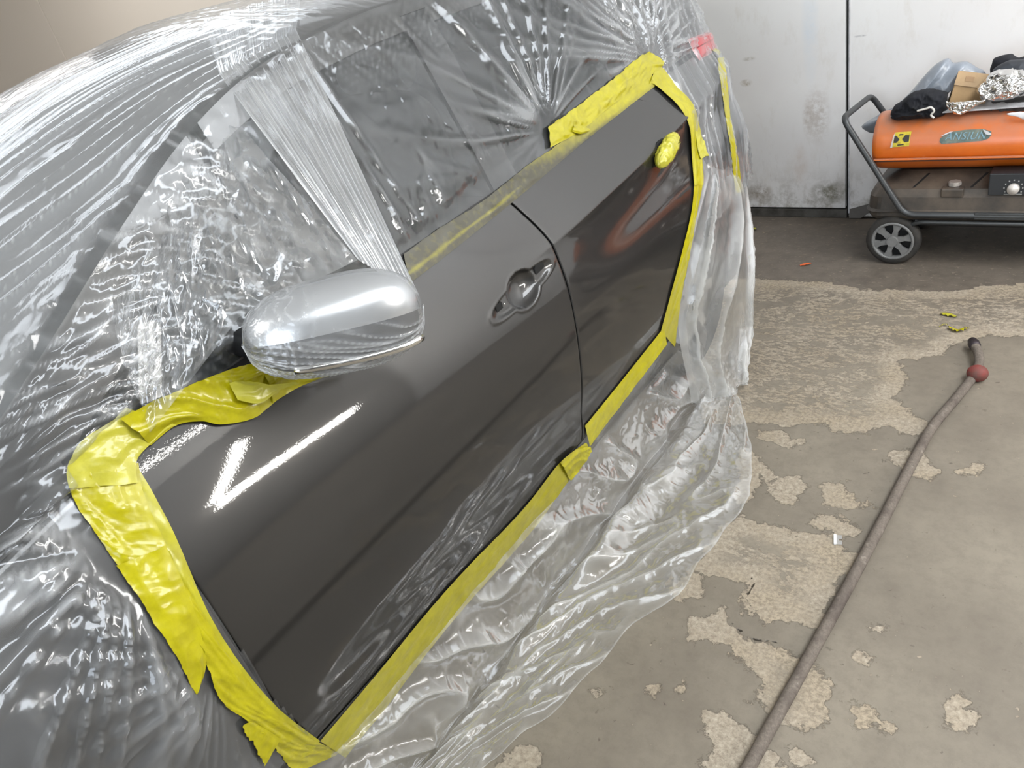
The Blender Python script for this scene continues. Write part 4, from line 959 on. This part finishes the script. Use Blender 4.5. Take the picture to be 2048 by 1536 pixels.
# ------------------------------------------------------------------ hose
hz = .015
hpts = [(1455,1620),(1500,1530),(1610,1330),(1722,1125),(1832,912),(1868,850),(1918,790),(1952,745)]
hw = [atZ(x, y_, hz) for x, y_ in hpts]
h3 = [(hw[0][0] - .05, hw[0][1] - .8, hz)] + [(p[0], p[1], hz) for p in hw]
nd = [(1958,722),(1956,705),(1950,692)]
h3 += [tuple(atZ(x, y_, zz_)) for (x, y_), zz_ in zip(nd, (.022, .03, .028))]
m, nt, b = new_mat('braided_hose'); M_HOSE = m; L = nt.links.new
geo = N(nt, 'ShaderNodeNewGeometry')
c_ = mixc(ramp(noise(160, 6, .7), .35, .65), (.17, .142, .118), (.105, .086, .07)); c_ = mixc(mth('MULTIPLY', ramp(noise(38, 4, .6), .60, .70), .6), c_, (.30, .26, .22)); c_ = mixc(mth('MULTIPLY', ramp(noise(9, 4, .6), .5, .66), .7), c_, (.06, .045, .038))
L(c_, b.inputs['Base Color']); b.inputs['Roughness'].default_value = .85
bp = N(nt, 'ShaderNodeBump'); bp.inputs['Strength'].default_value = .7; bp.inputs['Distance'].default_value = .002; L(noise(300, 3, .6), bp.inputs['Height']); L(bp.outputs[0], b.inputs['Normal'])
path = smooth_path(h3, 14)
hose = empty('air_hose', tuple(path[0])); tag(hose, 'long dirty grey-brown air hose lying across the floor with a red ball near its end', 'hose')
tube_obj('hose_tube', path, .0150, M_HOSE, hose, 14)
rb = Vector(atZ(1955, 746, .03)); rb.z = .029
bm = bmesh.new(); bmesh.ops.create_uvsphere(bm, u_segments=28, v_segments=18, radius=.031, matrix=Matrix.Translation(rb) @ Matrix.Diagonal((1.05, .95, .92, 1)))
o = bm_obj('stop_ball', bm, pmat('dusty_red_rubber', (.20, .03, .025), .7, col2=(.11, .05, .04), vscale=30), hose, True); o['label'] = 'dusty red rubber ball'
end = path[-1]; dirc = (path[-1] - path[-4]).normalized()
tube_obj('end_coupling', [end - dirc * .008, end, end + dirc * .006, end + dirc * .02, end + dirc * .024, end + dirc * .04], .02, pmat('dark_fitting', (.05, .04, .045), .5, .6), hose, 12, rfun=lambda i: (.016, .019, .019, .0195, .0165, .0155)[i])

# ------------------------------------------------------------------ scraps on the floor
def scrap(name, pts, w, mat, label, cat, z=.004, curl=.006, group=None):
    P = [Vector(atZ(x, y_, z)) for x, y_ in pts]; P = smooth_path(P, 6); V = []; n = len(P)
    for i, p in enumerate(P):
        t = (P[min(i + 1, n - 1)] - P[max(i - 1, 0)]).normalized(); s = t.cross(Vector((0, 0, 1))).normalized()
        ww_ = w * math.sin(math.pi * (.12 + .8 * i / (n - 1))) ; lift = curl * math.sin(i * .9)
        V += [p + s * ww_ + Vector((0, 0, abs(lift))), p + Vector((0, 0, curl * .6)), p - s * ww_]
    Fs = []
    for i in range(n - 1):
        for j in (0, 1): Fs.append((i * 3 + j, i * 3 + j + 1, (i + 1) * 3 + j + 1, (i + 1) * 3 + j))
    me = bpy.data.meshes.new(name); me.from_pydata([tuple(v) for v in V], [], Fs); me.update()
    return tag(link(name, me, mat), label, cat, group)
scrap('tape_scrap', [(1881,627),(1896,629),(1914,634)], .013, M_TAPE_PALE, 'pale yellow leaf-shaped tape scrap on the concrete, farther of the pair by the hose end', 'tape scrap')
scrap('tape_scrap', [(1897,655),(1908,660),(1918,662),(1928,658),(1938,659)], .011, M_TAPE, 'bright yellow curled tape scrap on the concrete just beyond the hose end', 'tape scrap', curl=.012)
scrap('tape_scrap', [(1878,654),(1887,649),(1895,650)], .004, M_TAPE_PALE, 'thin yellow tape sliver beside the bright curled scrap', 'tape scrap')
scrap('tape_scrap', [(1502,457),(1508,458),(1513,458)], .018, M_TAPE_PALE, 'small pale yellow scrap near the foot of the back wall', 'tape scrap')
scrap('tape_scrap', [(1499,512),(1501,516),(1502,521)], .008, M_TAPE, 'tiny yellow scrap peeking out beside the hanging rear film', 'tape scrap')
scrap('paint_chip', [(1600,531),(1612,528),(1623,526)], .012, pmat('orange_chip', (.75, .14, .03), .5), 'small orange chip on the dark floor between car and heater', 'paint chip', curl=.003)
# razor blade
q = [Vector(atZ(x, y_, .004)) for x, y_ in ((1667, 1069), (1672, 1088), (1690, 1087), (1684, 1070))]
bl = empty('razor_blade', tuple(q[0])); tag(bl, 'small shiny single-edge razor blade lying on the bare concrete patch', 'blade')
ux = (q[3] - q[0]).normalized(); uy = Vector((0, 0, 1)).cross(ux); Mt = Matrix(((ux.x, uy.x, 0, q[0].x), (ux.y, uy.y, 0, q[0].y), (0, 0, 1, .001), (0, 0, 0, 1)))
Lb = (q[3] - q[0]).length; Hb = (q[1] - q[0]).dot(uy)
lo, hi = sorted((0, Hb)); bm = bmesh.new()
bm_box(bm, Lb * .3, Lb * .62, lo, hi, 0, .002, mat4=Mt); bm_box(bm, Lb * .62, Lb, lo, lo + (hi - lo) * .42, 0, .002, mat4=Mt); bm_box(bm, Lb * .62, Lb, lo + (hi - lo) * .58, hi, 0, .002, mat4=Mt)
bm_obj('blade_plate', bm, M_CHROME, bl)
box_obj('blade_spine', (0, Lb * .34, lo, hi, 0, .005), pmat('white_spine', (.8, .8, .8), .4), bl, bev=.0008, mat4=Mt)

# ------------------------------------------------------------------ space heater
HY = 3.42            # front face plane
heat = empty('space_heater', (.9, 3.62, 0)); tag(heat, 'orange drum space heater on a dusty black wheeled fuel tank by the white wall', 'heater')
m, nt, b = new_mat('orange_enamel'); L = nt.links.new; M_ORANGE = m
geo = N(nt, 'ShaderNodeNewGeometry'); sepn = N(nt, 'ShaderNodeSeparateXYZ'); L(geo.outputs['Normal'], sepn.inputs[0])
c_ = mixc(ramp(noise(6, 6, .6), .35, .7), (.70, .155, .012), (.58, .12, .012))
dust = mth('MULTIPLY', ramp(sepn.outputs['Z'], .0, .9), ramp(noise(10, 7, .65), .25, .55))
c_ = mixc(mth('MULTIPLY', dust, .8), c_, (.36, .19, .13)); c_ = mixc(mth('MULTIPLY', ramp(noise(34, 5, .7, stretch=(.5, 1, 3)), .66, .72), .35), c_, (.75, .42, .28))
L(c_, b.inputs['Base Color']); b.inputs['Roughness'].default_value = .36; b.inputs['Coat Weight'].default_value = .3; b.inputs['Coat Roughness'].default_value = .25
x0h, x1h = .262, 1.50; DR = .115; DZ = .505; DYc = HY + .135
# drum (horizontal barrel with slightly tapered mouth)
seg = 72; xs = [x0h, x0h + .004, x0h + .02, x0h + .05, x1h - .02, x1h]; rs = [.108, .114, .117, .118, .118, .112]
V = []; 
for xx, r in zip(xs, rs):
    for k in range(seg):
        a = 2 * math.pi * k / seg; V.append((xx, DYc + r * 1.12 * math.cos(a), DZ + r * math.sin(a)))
Fs = [(i * seg + k, i * seg + (k + 1) % seg, (i + 1) * seg + (k + 1) % seg, (i + 1) * seg + k) for i in range(len(xs) - 1) for k in range(seg)]
me = bpy.data.meshes.new('drum'); me.from_pydata(V, [], Fs); me.update(); drum = link('drum', me, M_ORANGE, heat)
bm = bmesh.new(); bmesh.ops.create_cone(bm, segments=48, radius1=.103, radius2=.103, depth=.004, cap_ends=True, matrix=Matrix.Translation((x0h + .012, DYc, DZ)) @ Matrix.Diagonal((1, 1.12, 1, 1)) @ Matrix.Rotation(math.pi / 2, 4, 'Y')); bm_obj('drum_grille', bm, M_DARK, heat)
box_obj('flange_or_shade', (x0h + .012, x1h, DYc - .146, DYc - .128, .4605, .4655), M_ORANGE, heat, bev=.0015)
box_obj('flange_or_shade', (x0h + .008, x1h, DYc - .137, DYc - .125, .452, .4605), pmat('painted_flange_shade', (.10, .03, .01), .6), heat)  # darkened orange strip paints the shade gap under the flange
# tank
M_TANK = pmat('dusty_black_tank', (.030, .027, .024), .45, col2=(.105, .082, .062), vscale=5)
tz = [.196, .206, .222, .238, .243, .252, .305, .335, .372, .385]; ins = [.03, .008, 0, 0, -.008, 0, .004, .02, .085, .11]
bm = bmesh.new(); rings = []
X0, X1, Y0, Y1 = .250, 1.62, HY - .02, HY + .40
for z_, i_ in zip(tz, ins):
    c = .06; x_0, x_1, y_0, y_1 = X0 + i_, X1 - i_, Y0 + i_, Y1 - i_; ring = []
    for cx_, cy_, a0 in ((x_1 - c, y_1 - c, 0), (x_0 + c, y_1 - c, 90), (x_0 + c, y_0 + c, 180), (x_1 - c, y_0 + c, 270)):
        for k in range(7): a = math.radians(a0 + 15 * k); ring.append(bm.verts.new((cx_ + c * math.cos(a), cy_ + c * math.sin(a), z_)))
    rings.append(ring)
for r0_, r1_ in zip(rings[:-1], rings[1:]):
    n = len(r0_)
    for k in range(n): bm.faces.new((r0_[k], r0_[(k + 1) % n], r1_[(k + 1) % n], r1_[k]))
bm.faces.new(rings[0][::-1]); bm.faces.new(rings[-1]); tank = bm_obj('fuel_tank', bm, M_TANK, heat)
for xa in (.455, .665):   # pressed grooves on the sloping shoulder
    bm = bmesh.new(); v_ = [bm.verts.new(p) for p in ((xa - .03, HY + .006, .3405), (xa - .022, HY + .006, .3405), (xa + .022, HY + .070, .3775), (xa + .014, HY + .070, .3775))]; bm.faces.new(v_); bm.normal_update()
    r = bmesh.ops.extrude_face_region(bm, geom=list(bm.faces)); bmesh.ops.translate(bm, vec=(0, 0, -.004), verts=[g for g in r['geom'] if isinstance(g, bmesh.types.BMVert)]); bm_obj('tank_groove', bm, M_DARK, heat)
# filler cap
bm = bmesh.new(); bmesh.ops.create_cone(bm, segments=8, radius1=.026, radius2=.024, depth=.016, cap_ends=True, matrix=Matrix.Translation((.578, HY + .02, .352))); bmesh.ops.bevel(bm, geom=list(bm.edges), offset=.002, segments=2, affect='EDGES')
bm_obj('filler_cap', bm, pmat('worn_metal_cap', (.50, .46, .42), .3, .45), heat)
box_obj('filler_seat', (.535, .618, HY - .022, HY + .03, .305, .343), M_TANK, heat, bev=.006)
# handle tube: U bent across the end, running along both tank sides
M_TUBE = pmat('grey_black_tube', (.055, .058, .060), .42, .3)
hp_ = [(1.5, HY - .034, .236), (.42, HY - .034, .236), (.405, HY - .034, .243), (.163, HY - .034, .655), (.163, HY + .02, .69), (.245, HY + .25, .735), (.30, HY + .30, .66), (.47, HY + .39, .25), (1.5, HY + .39, .236)]
hp_ = [(1.5, HY - .034, .236), (.405, HY - .034, .236), (.158, HY - .034, .652), (.175, HY + .34, .640), (.415, HY + .42, .236), (1.5, HY + .42, .236)]
tube_obj('push_handle', round_corners(hp_, .045, 7), .0125, M_TUBE, heat, 12)
tube_obj('frame_tube', round_corners([(1.5, HY - .03, .202), (.46, HY - .03, .202), (.40, HY + .0, .16), (.37, HY + .03, .115)], .03, 6), .009, M_TUBE, heat, 10)
box_obj('side_rail', (.665, 1.5, HY - .045, HY - .03, .222, .25), M_TUBE, heat, bev=.003)
box_obj('tank_underside', (.43, 1.55, HY + .01, HY + .36, .165, .197), M_BLACK, heat, bev=.01)
# control box
box_obj('control_box', (.703, 1.15, HY - .028, HY + .06, .318, .405), pmat('black_panel', (.022, .024, .027), .4), heat, bev=.003)
bm = bmesh.new(); bmesh.ops.create_cone(bm, segments=28, radius1=.022, radius2=.019, depth=.022, cap_ends=True, matrix=Matrix.Translation((.787, HY - .038, .347)) @ Matrix.Rotation(math.pi / 2, 4, 'X')); bmesh.ops.bevel(bm, geom=[e for e in bm.edges if len(e.link_faces) == 2 and e.calc_face_angle(0) > .8], offset=.002, segments=2, affect='EDGES')
bm_obj('control_knob', bm, pmat('silver_knob', (.62, .58, .54), .4, .3), heat, True)
M_MARK = pmat('grey_print', (.35, .35, .34), .6)
bm = bmesh.new()
for k in range(9):
    a = math.radians(-30 + 30 * k); bm_box(bm, -.0022, .0022, -.0305, -.0285, -.0022, .0022, mat4=Matrix.Translation((.787 + .031 * math.cos(a), HY, .349 + .031 * math.sin(a))))
bm_box(bm, .757, .817, HY - .0305, HY - .0285, .3235, .3255); bm_box(bm, .823, .85, HY - .0305, HY - .0285, .36, .362); bm_box(bm, .823, .825, HY - .0305, HY - .0285, .36, .385); bm_box(bm, .831, .833, HY - .0305, HY - .0285, .365, .385); bm_box(bm, .839, .841, HY - .0305, HY - .0285, .365, .385)
bm_obj('dial_marks', bm, M_MARK, heat)
# stickers follow the drum's curve
def drum_pt(x, z, off): 
    s_ = np.clip((z - DZ) / .118, -1, 1); return (x, DYc - (.118 * 1.12 * math.sqrt(max(0, 1 - s_ * s_)) + off), z)
def drum_patch(name, outline, mat, off=.002, label=None, parent=None):
    bm = bmesh.new(); vs = [bm.verts.new(drum_pt(x, z, off)) for x, z in outline]; bm.faces.new(vs); bmesh.ops.triangulate(bm, faces=list(bm.faces))
    bmesh.ops.subdivide_edges(bm, edges=list(bm.edges), cuts=3, use_grid_fill=True)
    for v in bm.verts: v.co = Vector(drum_pt(v.co.x, v.co.z, off))
    o = bm_obj(name, bm, mat, parent or heat)
    if label: o['label'] = label
    return o
M_YS = pmat('warning_yellow', (.68, .55, .04), .5, var=.4, vscale=60); M_INK = pmat('black_ink', (.03, .028, .025), .6)
drum_patch('warning_label', [(.343, .513), (.406, .516), (.409, .569), (.349, .568)], M_YS, label='yellow and black warning sticker')
drum_patch('warning_print', [(.347, .531), (.349, .556), (.356, .556), (.367, .5445), (.368, .541), (.357, .530)], M_INK, .0032)
drum_patch('warning_print', [(.378, .544), (.388, .558), (.404, .557), (.404, .534), (.388, .531)], M_INK, .0032)
drum_patch('warning_print', [(.364, .557), (.382, .558), (.380, .562), (.366, .562)], M_INK, .0032)
drum_patch('warning_print', [(.362, .519), (.386, .521), (.386, .525), (.362, .524)], M_INK, .0032)
drum_patch('sticker_curl', [(.336, .512), (.344, .513), (.350, .568), (.345, .560)], pmat('sticker_back', (.55, .5, .45), .5), .006)
drum_patch('brand_plate', [(.516, .528), (.524, .520), (.60, .523), (.664, .527), (.682, .533), (.692, .545), (.690, .558), (.662, .567), (.60, .567), (.561, .563), (.530, .551), (.517, .541)], pmat('worn_teal_plate', (.075, .115, .105), .45, col2=(.18, .20, .16), vscale=30), label='worn teal sticker with pale lettering')
drum_patch('plate_curl', [(.516, .549), (.528, .552), (.562, .565), (.548, .564), (.530, .557)], M_WHITEB, .008)
drum_patch('plate_curl', [(.661, .568), (.672, .552), (.684, .548), (.693, .551), (.680, .560)], M_WHITEB, .009)
fc = bpy.data.curves.new('plate_lettering', 'FONT'); fc.body = 'ANSIUN'; fc.size = .044; fc.space_character = 1.12; fc.shear = .3; fc.extrude = .0004; fc.align_x = 'CENTER'; fc.align_y = 'CENTER'
fo_ = bpy.data.objects.new('tmp_text', fc); COL.objects.link(fo_)
dg = bpy.context.evaluated_depsgraph_get(); mt_ = bpy.data.meshes.new_from_object(fo_.evaluated_get(dg)); bpy.data.objects.remove(fo_)
bm = bmesh.new(); bm.from_mesh(mt_); bmesh.ops.triangulate(bm, faces=list(bm.faces))
for v in bm.verts: v.co = Vector(drum_pt(.603 + v.co.x * .80, .545 + v.co.y * .85, .0034 + v.co.z))
bm_obj('plate_lettering', bm, pmat('faded_blue_letters', (.22, .38, .46), .5, var=.5, vscale=80), heat)
# wheel
def heater_wheel(cx_, cy_, r, parent):
    w = empty('wheel', (cx_, cy_, r)); w.parent = parent; w.matrix_parent_inverse = Matrix.Translation(-parent.location)
    def ch(o): o.parent = w; o.matrix_parent_inverse = Matrix.Translation((-cx_, -cy_, -r)); return o
    seg = 48; prof = [(-.020, .078), (-.024, .088), (-.022, .102), (-.012, r), (.012, r), (.022, .102), (.024, .088), (.02, .078)]; V = []
    for k in range(seg):
        a = 2 * math.pi * k / seg
        for dy, rr_ in prof: V.append((cx_ + rr_ * math.cos(a), cy_ + dy, r + rr_ * math.sin(a)))
    n = len(prof); Fs = [(k * n + j, k * n + j + 1, ((k + 1) % seg) * n + j + 1, ((k + 1) % seg) * n + j) for k in range(seg) for j in range(n - 1)]
    me = bpy.data.meshes.new('tyre'); me.from_pydata(V, [], Fs); me.update(); ch(link('tyre', me, M_RUBBER))
    MR = pmat('grey_plastic_rim', (.20, .20, .195), .5, var=.25, vscale=20)
    bm = bmesh.new(); V = []
    prof = [(-.024, .086), (-.0275, .083), (-.0275, .076), (-.012, .072), (.015, .078), (.015, .086)]
    for k in range(seg):
        a = 2 * math.pi * k / seg
        V.append([bm.verts.new((cx_ + rr_ * math.cos(a), cy_ + dy, r + rr_ * math.sin(a))) for dy, rr_ in prof])
    for k in range(seg):
        for j in range(len(prof) - 1): bm.faces.new((V[k][j], V[k][j + 1], V[(k + 1) % seg][j + 1], V[(k + 1) % seg][j]))
    ch(bm_obj('rim', bm, MR, None, True))
    for k in range(6):
        a = 2 * math.pi * k / 6 + .26; bm = bmesh.new()
        pts = [(-.013, .018), (.013, .018), (.009, .048), (.019, .078), (-.019, .078), (-.009, .048)]
        fr_ = [bm.verts.new((px_, -.024 + .003 * (pz_ < .03), pz_)) for px_, pz_ in pts]; bk_ = [bm.verts.new((px_ * 1.1, -.010, pz_)) for px_, pz_ in pts]
        bm.faces.new(fr_); bm.faces.new(bk_[::-1])
        for i in range(6): bm.faces.new((fr_[i], bk_[i], bk_[(i + 1) % 6], fr_[(i + 1) % 6]))
        bmesh.ops.transform(bm, matrix=Matrix.Translation((cx_, cy_, r)) @ Matrix.Rotation(a, 4, 'Y'), verts=list(bm.verts)); ch(bm_obj('spoke', bm, MR))
    bm = bmesh.new(); bmesh.ops.create_cone(bm, segments=32, radius1=.025, radius2=.022, depth=.02, cap_ends=True, matrix=Matrix.Translation((cx_, cy_ - .022, r)) @ Matrix.Rotation(math.pi / 2, 4, 'X')); ch(bm_obj('hub_cap', bm, MR))
    bm = bmesh.new(); bmesh.ops.create_cone(bm, segments=32, radius1=.074, radius2=.074, depth=.004, cap_ends=True, matrix=Matrix.Translation((cx_, cy_ + .004, r)) @ Matrix.Rotation(math.pi / 2, 4, 'X')); ch(bm_obj('wheel_disc', bm, M_DARK))
heater_wheel(.362, HY - .005, .110, heat); heater_wheel(.362, HY + .39, .110, heat)
tube_obj('axle', [(.362, HY, .110), (.362, HY + .39, .110)], .008, M_TUBE, heat, 10)
tube_obj('front_foot', round_corners([(1.45, HY, .21), (1.45, HY, .012), (1.45, HY + .36, .012), (1.45, HY + .36, .21)], .04), .011, M_TUBE, heat)

# ---- things piled on the drum
def hull(name, outline, yc, th, mat, label, cat, seed=0, amp=.010, fs=22, n=120, rings=26, skew=(0, 0), e=.5, parent=None, fdir=None, group=None):
    """soft stuffed shape: outline in (x, z) at depth yc, puffed to +-th in y, creased"""
    O = np.array([(v.x, v.y) for v in smooth_path([(a, c, 0) for a, c in outline], 10, True)])
    d = np.r_[0, np.cumsum(np.linalg.norm(np.diff(np.vstack([O, O[:1]]), axis=0), axis=1))]; d /= d[-1]; Oc = np.vstack([O, O[:1]])
    tt = np.linspace(0, 1, n, endpoint=False); O = np.stack([np.interp(tt, d, Oc[:, 0]), np.interp(tt, d, Oc[:, 1])], -1); cen = O.mean(0)
    V = []; k_ = np.concatenate([np.linspace(0, 1, rings), np.linspace(1, 0, rings)[1:]]); sd = np.concatenate([-np.ones(rings), np.ones(rings - 1)])
    for k, s_ in zip(k_, sd):
        Q = cen + (O - cen) * k; a_, c_2 = Q[:, 0], Q[:, 1]
        if fdir is not None: fa, fb = rot2(a_, c_2, fdir); r_ = .6 * ridge(fa * fs * .25, fb * fs, seed, 1.4) + .4 * crumple(a_ * fs * .8, c_2 * fs * .8, seed + 3)
        else: r_ = crumple(a_ * fs, c_2 * fs, seed)
        yv = yc + s_ * (th * (1 - k ** 2.2) ** e + amp * (r_ - .3) * min(1, (1 - k) * 6 + .15))
        j = .006 * (r_ - .5) * k
        V += list(zip(a_ + j, yv + skew[1] * (c_2 - cen[1]), c_2 + j))
    nr = len(k_); Fs = [(i * n + k, i * n + (k + 1) % n, (i + 1) * n + (k + 1) % n, (i + 1) * n + k) for i in range(nr - 1) for k in range(n)]
    me = bpy.data.meshes.new(name); me.from_pydata([tuple(map(float, v)) for v in V], [], Fs); me.update(); o = link(name, me, mat, parent)
    if cat: tag(o, label, cat, group)
    return o
Yb = 3.60
pts = lambda L_, Y_: [tuple(atY(x, y_, Y_)[[0, 2]]) for x, y_ in L_]
M_BAG = pmat('grey_poly_bag', (.20, .225, .26), .32, col2=(.27, .30, .35), vscale=8, coat=.4, coat_r=.2)
hull('mailing_bag', pts([(1724,252),(1735,262),(1748,266),(1790,262),(1850,235),(1885,205),(1910,170),(1945,152),(1972,150),(1968,142),(1935,124),(1908,124),(1896,117),(1872,128),(1850,150),(1820,185),(1790,212),(1765,232),(1740,240)], 3.64), 3.64, .075, M_BAG, 'blue-grey polythene bag slumped over the left end of the orange heater', 'bag', seed=3, amp=.016, fs=14, fdir=42)
M_CLOTH = pmat('navy_cloth', (.008, .009, .014), .9, var=.5, vscale=20, bump=.002, bscale=200)
hull('cloth_bundle', pts([(1777,236),(1795,243),(1830,240),(1868,238),(1890,230),(1892,205),(1888,190),(1865,183),(1845,184),(1820,190),(1800,206),(1786,215)], 3.47), 3.50, .06, M_CLOTH, 'crumpled black cloth bundle on the left of the heater drum', 'cloth', seed=8, amp=.022, fs=20)
tr_ = pts([(1834,222),(1850,218),(1862,215),(1868,222),(1862,230),(1868,236)], 3.42)
tube_obj('cord_end', smooth_path([(x, 3.42, z_) for x, z_ in tr_], 5), .004, pmat('white_cord', (.6, .58, .54), .8), bpy.data.objects['cloth_bundle'], 8)
# board
me_ = box_obj('white_board', (.336, 1.25, HY + .05, HY + .26, .622, .628), M_WHITEB, None, bev=.001, mat4=Matrix.Rotation(0, 4, 'Y'))
tag(me_, 'thin white board lying along the top of the heater drum', 'board')
me_.rotation_euler = (0, math.radians(-1.2), 0); me_.location.z -= .006
# cardboard box, tilted
cb = empty('cardboard_box', (.50, 3.60, .68)); tag(cb, 'brown cardboard box tilted on the heater pile between bag and foil', 'box')
p1 = atY(1897, 207, 3.52); p2 = atY(1963, 203, 3.52); p3 = atY(1925, 137, 3.56); p4 = atY(1972, 152, 3.56)
xa = Vector(p2 - p1); wdt = xa.length * 1.0; tilt = math.radians(14)
Rm = Matrix.Translation(tuple(p1)) @ Matrix.Rotation(math.radians(8), 4, 'Z') @ Matrix.Rotation(tilt, 4, 'Y') @ Matrix.Rotation(math.radians(-12), 4, 'X')
box_obj('box_body', (0, .125, 0, .14, 0, .118), M_CARD, cb, bev=.002, mat4=Rm)
box_obj('box_flap', (-.002, .127, -.004, .0, .070, .122), pmat('cardboard_light', (.50, .34, .19), .7, var=.2, vscale=12), cb, mat4=Rm)
box_obj('box_print', (.03, .06, -.0052, -.004, .088, .106), pmat('brown_print', (.38, .24, .13), .7), cb, mat4=Rm)
M_FOIL = pmat('crinkled_foil', (.78, .77, .76), .14, 1.0)
hull('foil_bag', pts([(1952,180),(1962,200),(1985,203),(2015,200),(2035,195),(2060,180),(2090,160),(2060,142),(2020,138),(1985,145),(1965,165)], 3.50), 3.51, .05, M_FOIL, 'shiny crumpled silver foil bag on the right of the heater pile', 'bag', seed=12, amp=.035, fs=17)
hull('foil_sheet', pts([(1889,205),(1900,222),(1915,232),(1928,228),(1950,214),(1970,202),(1940,203),(1910,206)], 3.44), 3.45, .010, M_FOIL, 'silver foil flap drooping over the board below the cardboard box', 'foil', seed=14, amp=.010, fs=30)
M_GCL = pmat('charcoal_cloth', (.05, .058, .072), .6, col2=(.022, .024, .03), vscale=10)
hull('charcoal_cloth', pts([(1985,145),(2000,130),(2030,122),(2100,125),(2110,160),(2060,150),(2020,142)], 3.54), 3.56, .05, M_GCL, 'charcoal grey plastic-like cloth lying over the foil bag', 'cloth', seed=16, amp=.014, fs=16, fdir=15)
hull('black_jacket', pts([(1985,150),(1985,125),(1992,114),(2015,110),(2035,116),(2110,118),(2115,150),(2050,160)], 3.66), 3.66, .06, M_CLOTH, 'black folded garment behind the foil bag against the white wall', 'cloth', seed=18, amp=.014, fs=12)
hull('dark_sack', pts([(1955,222),(1975,208),(2010,202),(2060,195),(2120,190),(2120,232),(2040,226),(1990,226)], 3.54), 3.56, .06, pmat('dark_grey_sack', (.06, .058, .058), .6, var=.4, vscale=20), 'dark grey sack lying on the board under the foil bag', 'bag', seed=20, amp=.012, fs=16)
hull('white_paper', pts([(2010,232),(2048,243),(2110,262),(2120,236),(2060,228)], 3.42), 3.445, .004, pmat('white_paper', (.7, .7, .72), .6), 'white sheet hanging over the right of the heater drum', 'paper', seed=22, amp=.003, fs=10)

# ------------------------------------------------------------------ strip lights; the suspended pair is an added fill
M_TUBEL, nt, b = new_mat('fluorescent_tube'); b.inputs['Emission Color'].default_value = (1.0, .97, .92, 1); b.inputs['Emission Strength'].default_value = 26
def strip_light(a, c, label, back, r_=.03):
    """tube diffuser between a and c with a white back plate towards `back`"""
    a, c, back = Vector(a), Vector(c), Vector(back).normalized(); r = empty('strip_light', tuple((a + c) / 2)); tag(r, label, 'light')
    tube_obj('tube', [a, c], r_, M_TUBEL, r, 14)
    d = (c - a).normalized(); n_ = d.cross(back).normalized() * .05; bm = bmesh.new()
    vs = [bm.verts.new(p + n_ * s_ + back * z_) for p in (a, c) for s_ in (-1, 1) for z_ in (.0, .07)]
    for f in ((0, 1, 3, 2), (4, 6, 7, 5), (0, 4, 5, 1), (2, 3, 7, 6), (0, 2, 6, 4), (1, 5, 7, 3)): bm.faces.new([vs[i] for i in f])
    bm_obj('fitting', bm, M_WHITEB, r)
strip_light((3.5, .8, CEIL - .07), (3.5, 2.15, CEIL - .07), 'fluorescent strip light on the ceiling near the right wall', (0, 0, 1), .022)
strip_light((4.38, 1.74, 2.05), (4.38, 2.40, 2.95), 'slanting strip light high on the right wall', (1, 0, 0), .11)
strip_light((4.38, 1.74, 1.90), (4.38, 3.30, 1.60), 'long low strip light on the right wall', (1, 0, 0), .11)
strip_light((-5.6, -2.2, 2.75), (-5.6, .2, 2.75), 'added unseen suspended strip light nearer the shutter over the far side of the car', (0, 0, 1), .03)  # added out of view to brighten the ceiling and the windscreen
strip_light((-5.6, .9, 2.75), (-5.6, 3.2, 2.75), 'added unseen suspended strip light nearer the white back wall over the far side of the car', (0, 0, 1), .03)  # other added lamp of the pair, lifting the dim left side
